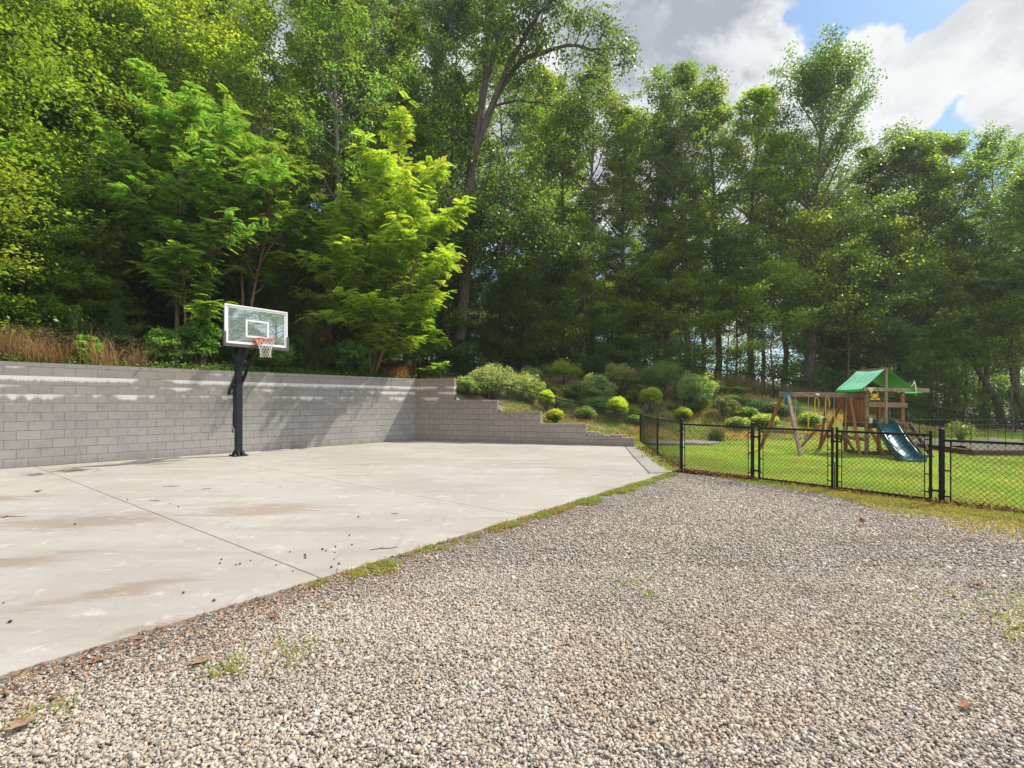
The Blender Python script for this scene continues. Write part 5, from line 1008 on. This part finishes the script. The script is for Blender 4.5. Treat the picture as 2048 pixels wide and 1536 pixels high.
# parallelogram arms: lower long pair with counter-lever end behind the post, upper pair
mb = MB()
for s_ in (-.115, .115): mb.bar(W_(-.34, s_, 1.66), W_(.86, s_, 3.02), .035, .11, up=W_(-.7, 0, .7), ch=.1)
for k in (.30, .62, .92): c = (-.34 + 1.2 * k, 0, 1.66 + 1.36 * k); mb.bar(W_(c[0], -.13, c[2]), W_(c[0], .13, c[2]), .09, .03, up=W_(-.7, 0, .7))
mb.bar(W_(-.33, -.1, 1.68), W_(-.33, .1, 1.68), .06, .05); mb.build('lower_arm', M['blackmetal'], hp)
mb = MB()
for s_ in (-.095, .095): mb.bar(W_(0, s_, 2.50), W_(.88, s_, 3.40), .03, .07, up=W_(-.7, 0, .7), ch=.1)
mb.build('upper_arm', M['blackmetal'], hp)
mb = MB(); mb.tube([W_(-.14, -.05, 1.02), W_(-.145, -.05, 1.5), W_(-.17, -.05, 1.9)], .028, 10); mb.tube([W_(-.14, -.05, .80), W_(-.14, -.05, 1.16)], .040, 10); mb.bar(W_(-.07, -.05, 1.02), W_(-.16, -.05, 1.02), .05, .04); mb.tube([W_(-.14, -.05, .74), W_(-.14, -.05, .80)], .02, 8); ac = mb.build('height_actuator', M['blackmetal'], hp)
mb = MB(); mb.tube([W_(-.14, -.05, .77), W_(-.22, -.05, .75), W_(-.22, -.05, .69)], .009, 7); mb.tube([W_(-.22, -.05, .70), W_(-.22, -.05, .62)], .016, 8); mb.build('crank_handle', M['blackmetal'], ac)
BX, BZ, BW, BH = 1.0, 3.37, 1.62, .99
bb = MB(); obox(bb, (BX, 0, BZ), .012, BW - .03, BH - .03); board = bb.build('backboard', M['glass'], hp)
mb = MB(); t_ = .035
for c, b_, h_ in (((BX, 0, BZ + BH/2 - t_/2), BW, t_), ((BX, 0, BZ - BH/2 + t_/2), BW, t_), ((BX, -BW/2 + t_/2, BZ), t_, BH - 2*t_ - .002), ((BX, BW/2 - t_/2, BZ), t_, BH - 2*t_ - .002)): obox(mb, c, .045, b_, h_)
mb.build('frame', M['white'], board)
mb = MB(); L_ = .05; z_ = BX + .0085                                             # painted border and target square on the glass
for c, b_, h_ in (((z_, 0, BZ + BH/2 - t_ - L_/2), BW - 2*t_, L_ * .7), ((z_, 0, BZ - BH/2 + t_ + L_/2), BW - 2*t_, L_ * .9), ((z_, -BW/2 + t_ + L_/2, BZ), L_, BH - .18), ((z_, BW/2 - t_ - L_/2, BZ), L_, BH - .18)): obox(mb, c, .003, b_, h_)
mb.build('painted_border', M['white'], board)
mb = MB(); SZ = BZ - .055; SW, SH = .60, .40
for c, b_, h_ in (((z_, 0, SZ + SH/2), SW, .045), ((z_, 0, SZ - SH/2), SW, .045), ((z_, -SW/2 + .0225, SZ), .045, SH - .046), ((z_, SW/2 - .0225, SZ), .045, SH - .046)): obox(mb, c, .003, b_, h_)
mb.build('target_square', M['white'], board)
mb = MB(); obox(mb, (BX, 0, BZ - BH/2 - .012), .075, BW + .05, .075)
for s_ in (-1, 1): obox(mb, (BX, s_ * (BW/2 + .003), BZ - BH/2 + .17), .075, .055, .285)
mb.build('edge_padding', M['pad'], board)
mb = MB(); RZ, RX = 3.035, BX + .03; RC = RX + .15 + .2286
for b_, h_, c in ((.17, .16, (RX, 0, RZ - .06)),): obox(mb, c, .02, b_, h_)
mb.poly([W_(RX+.01, -.075, RZ), W_(RX+.16, -.075, RZ), W_(RX+.01, -.075, RZ-.14), W_(RX+.01, .075, RZ), W_(RX+.16, .075, RZ), W_(RX+.01, .075, RZ-.14)], [(0, 1, 2), (5, 4, 3), (0, 3, 4, 1), (1, 4, 5, 2), (0, 2, 5, 3)])
rb = mb.build('rim_bracket', M['orange'], hp)
mb = MB(); mb.tube([W_(RC + .2286 * math.cos(a), .2286 * math.sin(a), RZ + .004) for a in [2*PI*i/32 for i in range(32)]], .0095, 8, closed=True)
mb.tube([W_(RC + .226 * math.cos(a), .226 * math.sin(a), RZ - .022) for a in [2*PI*i/32 for i in range(32)]], .004, 6, closed=True)
for i in range(12): a = 2*PI*(i+.5)/12; mb.tube([W_(RC + .227 * math.cos(a), .227 * math.sin(a), RZ - .026 * (k % 2)) for k in (0, 1)], .004, 5)
rim = mb.build('rim', M['orange'], hp)
mb = MB(); rows = [(0, .222, -.02), (1, .185, -.11), (2, .155, -.19), (3, .135, -.26), (4, .125, -.33), (5, .122, -.40), (6, .128, -.455)]
for i in range(12):
    for sg in (1, -1): mb.tube([W_(RC + r_ * math.cos(2*PI*(i + sg * k * .5)/12), r_ * math.sin(2*PI*(i + sg * k * .5)/12), RZ + z_) for k, r_, z_ in rows], .0052, 5)
mb.build('net', M['net'], hp)

# ------------------------------------------------------------------ playset
ps_ = empty('playset', (10.0, 14.5, 0)); tag(ps_, 'wooden swing set with green canopied tower and slide', 'playset'); O = Vector((10.0, 14.5, 0))
def L3(x, y, z): return Vector((x, y, z)) - O
def B(name, mat, *bars, parent=None, **kw):
    mb = MB()
    for a, b, w_, h_ in bars: mb.bar(L3(*a), L3(*b), w_, h_, **kw)
    return mb.build(name, mat, parent or ps_)
xl, xr, yf, yb = 9.62, 10.58, 14.1, 15.0
for x_, y_, zt, m_ in ((xl, yf, 1.80, 'wood_grey'), (xr, yf, 1.78, 'wood'), (xl, yb, 1.80, 'wood'), (xr, yb, 1.78, 'wood')): B('post', M[m_], ((x_, y_, -.02), (x_, y_, zt), .085, .085))
B('post', M['wood_pale'], ((10.09, yf - .055, .86), (10.09, yf - .055, 2.37), .055, .10)); B('post', M['wood'], ((10.09, yb + .055, .86), (10.09, yb + .055, 2.37), .055, .10))
B('gable_beam', M['wood_pale'], ((9.46, yf - .11, 1.80), (11.22, yf - .11, 1.755), .035, .10)); B('gable_beam', M['wood'], ((9.46, yb + .11, 1.80), (11.22, yb + .11, 1.755), .035, .10))
B('front_rail', M['wood_grey'], ((xl, yf - .065, 1.385), (xr + .09, yf - .065, 1.36), .03, .13))
B('rail', M['wood'], ((xl, yb + .06, 1.40), (xr, yb + .06, 1.40), .03, .10), ((xr + .06, yf, 1.40), (xr + .06, yb, 1.40), .03, .10))
B('deck', M['wood_grey'], ((xl - .05, 14.55, .885), (xr + .05, 14.55, .885), .98, .04), ch=.05)
B('deck_joist', M['wood_dark'], ((xl - .07, yf, .81), (xl - .07, yb, .81), .04, .10), ((xl, yf - .06, .80), (xr, yf - .06, .80), .035, .12), ((xl, yb + .06, .81), (xr, yb + .06, .81), .035, .10), ((xr + .065, yf, .81), (xr + .065, yb, .81), .035, .1))
# slatted side panel with cut-outs, short front balusters
sp = empty('slat_panel', L3(xl, 14.5, 1.2)); sp.parent = ps_
mb = MB(); q0 = Vector((xl, 14.5, 1.2))
for z_ in (.99, 1.44): mb.bar(Vector((xl, yf + .05, z_)) - q0, Vector((xl, yb - .05, z_)) - q0, .03, .075)
mb.build('crosspiece', M['wood'], sp)
sl_ = MB(); sl_.bar(Vector((xl - .03, 0, .93)) - Vector((xl, 0, 1.2)), Vector((xl - .03, 0, 1.50)) - Vector((xl, 0, 1.2)), .022, .085, up=(1, 0, 0)); s0_ = sl_.build('slat', M['wood'], sp)
for i in range(8):
    o = s0_ if i == 0 else s0_.copy()
    if i: COL.objects.link(o); o.parent = sp
    o.location = (0, yf + .10 + i * .103 - 14.5, 0)
fr = empty('balusters', L3(9.8, yf, 1.1)); fr.parent = ps_
mb = MB(); mb.bar((-.13, 0, -.17), (.20, 0, -.17), .03, .06); mb.bar((-.13, 0, .24), (.20, 0, .24), .03, .06); mb.build('crosspiece', M['wood'], fr)
sl_ = MB(); sl_.bar((0, -.028, -.2), (0, -.028, .27), .07, .022, up=(0, 1, 0)); s0_ = sl_.build('slat', M['wood'], fr)
for i in range(3):
    o = s0_ if i == 0 else s0_.copy()
    if i: COL.objects.link(o); o.parent = fr
    o.location = (-.06 + i * .10, .85, 0)
fr.children[0].location = (0, .85, 0)
B('ground_timber', M['wood_dark'], ((xl, yf - .05, .06), (xr + .1, yf - .12, .06), .09, .12), ((xl, yf, .05), (xl, yb, .05), .08, .1), ((xr, yf, .05), (xr, yb, .05), .08, .1))
B('brace', M['wood_grey'], ((xl - .06, yf + .03, .43), (xl - .06, yb, .45), .035, .09)); B('diagonal_brace', M['wood'], ((xl + .02, yf - .09, .74), (9.93, 13.85, .0), .045, .08)); B('diagonal_brace', M['wood'], ((xl - .09, yb, .55), (xl - .09, yf + .3, .02), .035, .08))
# canopy
def canopy():
    V = []; Fq = []; n_u = 16; n_v = 6
    for i in range(n_u + 1):
        u_ = i / n_u
        if u_ <= .42: t = u_ / .42; x_ = 9.44 + (10.09 - 9.44) * t; z_ = 1.82 + (2.40 - 1.82) * t - .05 * math.sin(PI * t) * .4
        else: t = (u_ - .42) / .58; x_ = 10.09 + (11.20 - 10.09) * t; z_ = 2.40 - (2.40 - 1.80) * t - .13 * math.sin(PI * t)
        for j in range(n_v + 1): v_ = j / n_v; V.append(L3(x_, 13.99 + (15.13 - 13.99) * v_, z_ - .025 * math.sin(PI * v_) + .012 * math.sin(u_ * 31) * math.sin(PI * v_) + .004 * math.sin(v_ * 19 + u_ * 7)))
    m_ = n_v + 1; nn = len(V); V2 = [v - Vector((0, 0, .006)) for v in V]
    Fq = [(i*m_+j, (i+1)*m_+j, (i+1)*m_+j+1, i*m_+j+1) for i in range(n_u) for j in range(n_v)]; Fb = [tuple(nn + k for k in f[::-1]) for f in Fq]
    mb = MB(); mb.poly(V + V2, Fb + Fq, True); ntop = len(Fb)
    for e in (0, n_u): # hanging hem at the eaves
        a = [V[e*m_+j] for j in range(m_)]; b = [v - Vector((0, 0, .075)) for v in a]; dx = Vector((.008 if e else -.008, 0, 0)); mb.poly([v + dx for v in a + b], [(j, j+1, m_+j+1, m_+j) for j in range(m_-1)], True)
    o = mb.build('canopy', M['canopy'], ps_); o.data.materials.append(M['canopy_painted_sheen'])
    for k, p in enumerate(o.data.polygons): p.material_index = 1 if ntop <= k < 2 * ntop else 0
    return o
canopy()
mb = MB(); mb.tube([L3(10.09, 13.99, 2.36), L3(10.09, 15.12, 2.36)], .02, 8); mb.build('ridge_pole', M['wood'], ps_)
# slide: curved trough with rolled lips
def slide():
    prof = [(-.25, .02), (-.235, .075), (-.20, .075), (-.175, .0), (-.12, -.03), (0, -.04), (.12, -.03), (.175, 0), (.20, .075), (.235, .075), (.25, .02), (.25, -.10), (.20, -.115), (0, -.075), (-.20, -.115), (-.25, -.10)]
    path = [(9.99, 14.07, .90), (9.97, 13.92, .90), (9.95, 13.78, .82), (9.90, 13.58, .66), (9.84, 13.36, .50), (9.78, 13.14, .37), (9.72, 12.93, .28), (9.66, 12.72, .16), (9.61, 12.55, .115), (9.57, 12.40, .11)]
    P = np.array(path); tt_ = np.linspace(0, 9, 46); P = np.stack([np.interp(tt_, range(10), P[:, i]) for i in range(3)], 1)
    for _ in range(3): P[1:-1] = P[1:-1] * .5 + (P[2:] + P[:-2]) * .25
    d = unit(np.gradient(P, axis=0)); sd = unit(np.cross(d, [0, 0, 1.])); upn = np.cross(sd, d); V = []; k = len(prof)
    for i in range(len(P)):
        fl = 1 + .12 * max(0, (i - 38) / 7)
        for a, b in prof: V.append(Vector(P[i] + sd[i] * a * fl + upn[i] * b) - O)
    Fq = [(i*k+j, i*k+(j+1) % k, (i+1)*k+(j+1) % k, (i+1)*k+j) for i in range(len(P)-1) for j in range(k)] + [tuple(range(k-1, -1, -1)), tuple(range((len(P)-1)*k, len(P)*k))]
    mb = MB(); mb.poly(V, Fq, True); mb.build('slide', M['slide'], ps_)
slide()
# climbing ramp on the right of the slide
r0, r1 = (10.38, 14.02, .86), (10.50, 13.22, .0); q0_, q1_ = (10.74, 14.05, .86), (10.86, 13.42, .0)
rp_ = empty('climbing_ramp', L3(10.6, 13.7, 0)); rp_.parent = ps_; sh = Vector((10.6, 13.7, 0))
mb = MB(); mb.bar(Vector(r0) - sh, Vector(r1) - sh, .04, .10); mb.bar(Vector(q0_) - sh, Vector(q1_) - sh, .04, .10); mb.build('side_rail', M['wood_dark'], rp_)
for i in range(6): k = (i + .5) / 6; a = Vector(r0).lerp(Vector(r1), k) - sh; b = Vector(q0_).lerp(Vector(q1_), k) - sh; mb = MB(); mb.bar(a, b, .09, .03); mb.build('rung', M['wood_dark'], rp_)
# swing beam and A-frames
zb_ = 1.665
B('swing_beam', M['wood_grey'], ((7.55, 14.7, zb_), (9.95, 14.7, zb_ - .03), .05, .125))
B('leg', M['wood'], ((7.66, 14.74, zb_ - .02), (7.48, 15.72, -.02), .085, .085)); B('leg', M['wood_pale'], ((7.78, 14.66, zb_ - .05), (7.63, 13.72, -.02), .085, .085)); B('cross_brace', M['wood_grey'], ((7.57, 15.33, .60), (7.68, 14.08, .62), .045, .09))
B('leg', M['wood'], ((9.42, 14.74, zb_ - .05), (9.28, 15.75, -.02), .075, .075)); B('leg', M['wood'], ((9.52, 14.64, zb_ - .05), (9.36, 13.98, -.02), .075, .075)); B('cross_brace', M['wood_grey'], ((9.31, 15.5, .42), (9.40, 14.15, .46), .04, .08))
B('rear_leg', M['wood'], ((8.98, 14.78, zb_ - .05), (9.52, 16.1, -.02), .07, .07)); B('rear_leg', M['wood'], ((9.35, 15.72, .78), (9.0, 16.3, -.02), .06, .06))
mb = MB(); mb.poly([L3(7.60, 14.655, 1.74), L3(7.90, 14.655, 1.72), L3(7.80, 14.63, 1.36), L3(7.68, 14.63, 1.36), L3(7.60, 14.64, 1.74), L3(7.90, 14.64, 1.72), L3(7.80, 14.61, 1.36), L3(7.68, 14.61, 1.36)], [(0, 1, 2, 3), (7, 6, 5, 4), (0, 4, 5, 1), (1, 5, 6, 2), (2, 6, 7, 3), (3, 7, 4, 0)]); mb.build('bracket_plate', M['bracket'], ps_)
mb = MB(); mb.box(*[v for v in (8.58 - O.x, 8.68 - O.x, 14.672 - O.y, 14.674 - O.y, 1.64 - O.z, 1.69 - O.z)]); mb.build('maker_plate', M['white'], ps_)
# swings hang from the beam
def swing(x0, x1, zs, label, seatmat, y=14.7, twist=.0):
    e = empty('swing', (0.5 * (x0 + x1), y, zb_ - .06)); tag(e, label, 'swing', 'belt swings on the beam'); w_ = (x1 - x0) / 2; hz = zs - (zb_ - .06)
    for s_ in (-1, 1):
        mb = MB(); mb.tube([(s_*w_, 0, 0), (s_*w_, 0, -.06)], .012, 6); mb.tube([(s_*w_, 0, -.05), (s_*w_*.97, twist*s_, hz + .12)], .007, 6); c = mb.build('chain', M['galv'], e)
        mb = MB(); mb.tube([(s_*w_*.99, twist*s_*.5, hz*.35), (s_*w_*.97, twist*s_, hz + .1)], .013, 7); mb.build('yellow_sleeve', M['yellow'], c)
    mb = MB(); vs = []
    for i in range(13): t = -1 + i / 6; z_ = hz + .12 - .15 * (1 - t*t); vs += [(t*w_*.97, twist*t - .07, z_), (t*w_*.97, twist*t + .07, z_), (t*w_*.97, twist*t - .07, z_ - .015), (t*w_*.97, twist*t + .07, z_ - .015)]
    mb.poly(vs, [f for i in range(12) for f in ((4*i, 4*i+4, 4*i+5, 4*i+1), (4*i+2, 4*i+3, 4*i+7, 4*i+6), (4*i, 4*i+2, 4*i+6, 4*i+4), (4*i+1, 4*i+5, 4*i+7, 4*i+3))], True); mb.build('seat', seatmat, e)
swing(8.00, 8.38, .42, 'belt swing hanging nearest the left end of the beam', M['galv']); swing(9.10, 9.46, .42, 'belt swing with blue-green seat hanging beside the tower', M['bracket'], twist=.05)
e = empty('trapeze_bar', (8.72, 14.7, zb_ - .06)); tag(e, 'trapeze bar with rings on curved yellow ropes in the middle of the beam', 'trapeze')
for s_ in (-1, 1):
    mb = MB(); mb.tube([(s_*.15+.10, 0, -.30), (s_*.15+.11, 0, -.16), (s_*.15+.08, 0, -.06), (s_*.15+.04, 0, -.02), (s_*.15+.0, 0, -.05), (s_*.15-.01, 0, -.2), (s_*.15, 0, -.58)], .013, 7); mb.build('rope', M['yellow'], e)
    mb = MB(); mb.tube([(s_*.15, 0, -.60), (s_*.15 - .05, 0, -.74), (s_*.15 + .05, 0, -.74)], .010, 6, closed=True); mb.build('ring', M['blackmetal'], e)
mb = MB(); mb.tube([(-.17, 0, -.59), (.17, 0, -.59)], .012, 8); mb.build('bar', M['galv'], e)
# play telescope/steering toy, pennant, ribbon, handles
mb = MB(); mb.tube([L3(9.77 + .10 * math.cos(a), 14.02, 1.66 + .10 * math.sin(a)) for a in [2*PI*i/18 for i in range(18)]], .013, 7, closed=True); mb.bar(L3(9.67, 14.02, 1.66), L3(9.87, 14.02, 1.66), .02, .025); mb.bar(L3(9.77, 14.02, 1.66), L3(9.77, 14.02, 1.53), .12, .05); mb.bar(L3(9.66, 14.02, 1.53), L3(9.9, 14.02, 1.53), .05, .06); mb.build('steering_wheel', M['yellow'], ps_)
mb = MB(); mb.poly([L3(9.52, 13.955, 1.84), L3(9.74, 13.955, 1.84), L3(9.63, 13.95, 1.69), L3(9.52, 13.952, 1.84), L3(9.74, 13.952, 1.84), L3(9.63, 13.947, 1.69)], [(0, 1, 2), (5, 4, 3), (0, 3, 4, 1), (1, 4, 5, 2), (2, 5, 3, 0)]); mb.build('pennant', simple('pale_yellow_cloth', (.72, .66, .30), .8), ps_)
mb = MB(); mb.tube([L3(10.72, 13.96, 1.86), L3(10.80, 13.95, 1.98), L3(10.83, 13.95, 1.8), L3(10.83, 13.95, 1.62)], [.012, .02, .018, .004], 5); mb.build('ribbon', M['net'], ps_)
for x_ in (10.12, 10.62): mb = MB(); mb.tube([L3(x_, 14.0, 1.22), L3(x_, 13.93, 1.18), L3(x_, 13.93, 1.0), L3(x_, 14.0, .96)], .014, 7); mb.build('handle', M['bracket'], ps_)
mb = MB(); mb.box(9.63 - O.x, 9.70 - O.x, 13.99 - O.y, 14.03 - O.y, .88, 1.02); mb.build('bracket_plate', M['net'], ps_)

# ------------------------------------------------------------------ raised garden bed with its wire fence
gb = empty('raised_bed', (12.35, 14.0, 0)); tag(gb, 'raised garden bed edged with dark timbers at the right edge', 'garden bed')
mb = MB(); mb.bar((0, 0, .085), (6.5, -.55, .085), .15, .17); mb.bar((0, 0.08, .085), (1.0, 4.2, .085), .15, .168); mb.build('timber_edge', M['wood_dark'], gb)
mb = MB(); n_ = 26; vs = [((i/n_) * 6.4 + (j/12) * .95 + .1, -.55 * (i/n_) + (j/12) * 4.1 + .09, .14 + .09 * math.sin(i*.8+j) * math.sin(j*1.3) + rng.uniform(0, .03)) for i in range(n_+1) for j in range(13)]
mb.poly(vs, [(i*13+j, (i+1)*13+j, (i+1)*13+j+1, i*13+j+1) for i in range(n_) for j in range(12)], True); mb.build('soil', M['mulch'], gb)
wf = empty('wire_fence', (12.35, 14.0, 0)); tag(wf, 'low thin wire fence with slim stakes around the raised garden bed', 'fence'); mb = MB(); mr = MB(); wmat = M['blackmetal']
cor = [(.02, .02), (1.0, 4.2), (6.5, 3.7)]; front = [(.02, .02), (6.5, -.55)]
for pl_ in (cor, front):
    for (ax, ay), (bx, by) in zip(pl_[:-1], pl_[1:]):
        L = math.hypot(bx-ax, by-ay); k_ = int(L / .42)
        for i in range(k_ + 1): t = i / k_; mb.tube([(ax+(bx-ax)*t, ay+(by-ay)*t, 0), (ax+(bx-ax)*t, ay+(by-ay)*t, .86)], .007, 5)
        for z_ in (.84, .6, .36): mr.tube([(ax, ay, z_), (bx, by, z_)], .0035, 4)
mb.build('stake', M['blackmetal'], wf); mr.build('wire', M['blackmetal'], wf)
bk = bush(.7, .5, 1500, .05, (.08, .12, .04), lump=.3)
p = Vector((14.2, 16.5, .1)); plant(kind_of('garden_plant', bk, M['bark'], M['leaf'], ('stems', 'foliage')), p, label='scruffy green plant growing inside the raised bed', cat='plant')

# ------------------------------------------------------------------ summer haze
HZ = dict(x0=-110., x1=160., y0=-25., y1=135., z0=-1.2, z1=34.)
hz = MB(); hz.box(*HZ.values()); hm_ = bpy.data.materials.new('haze'); hm_.use_nodes = True; hm_.node_tree.nodes.clear(); t = NT(hm_.node_tree); o_ = t.n('ShaderNodeOutputMaterial'); v = t.n('ShaderNodeVolumePrincipled')
v.inputs['Color'].default_value = (.93, .95, .97, 1); v.inputs['Density'].default_value = .0006; v.inputs['Anisotropy'].default_value = .3; t.l(v.outputs[0], o_.inputs['Volume'])
tag(hz.build('haze', hm_), kind='stuff')
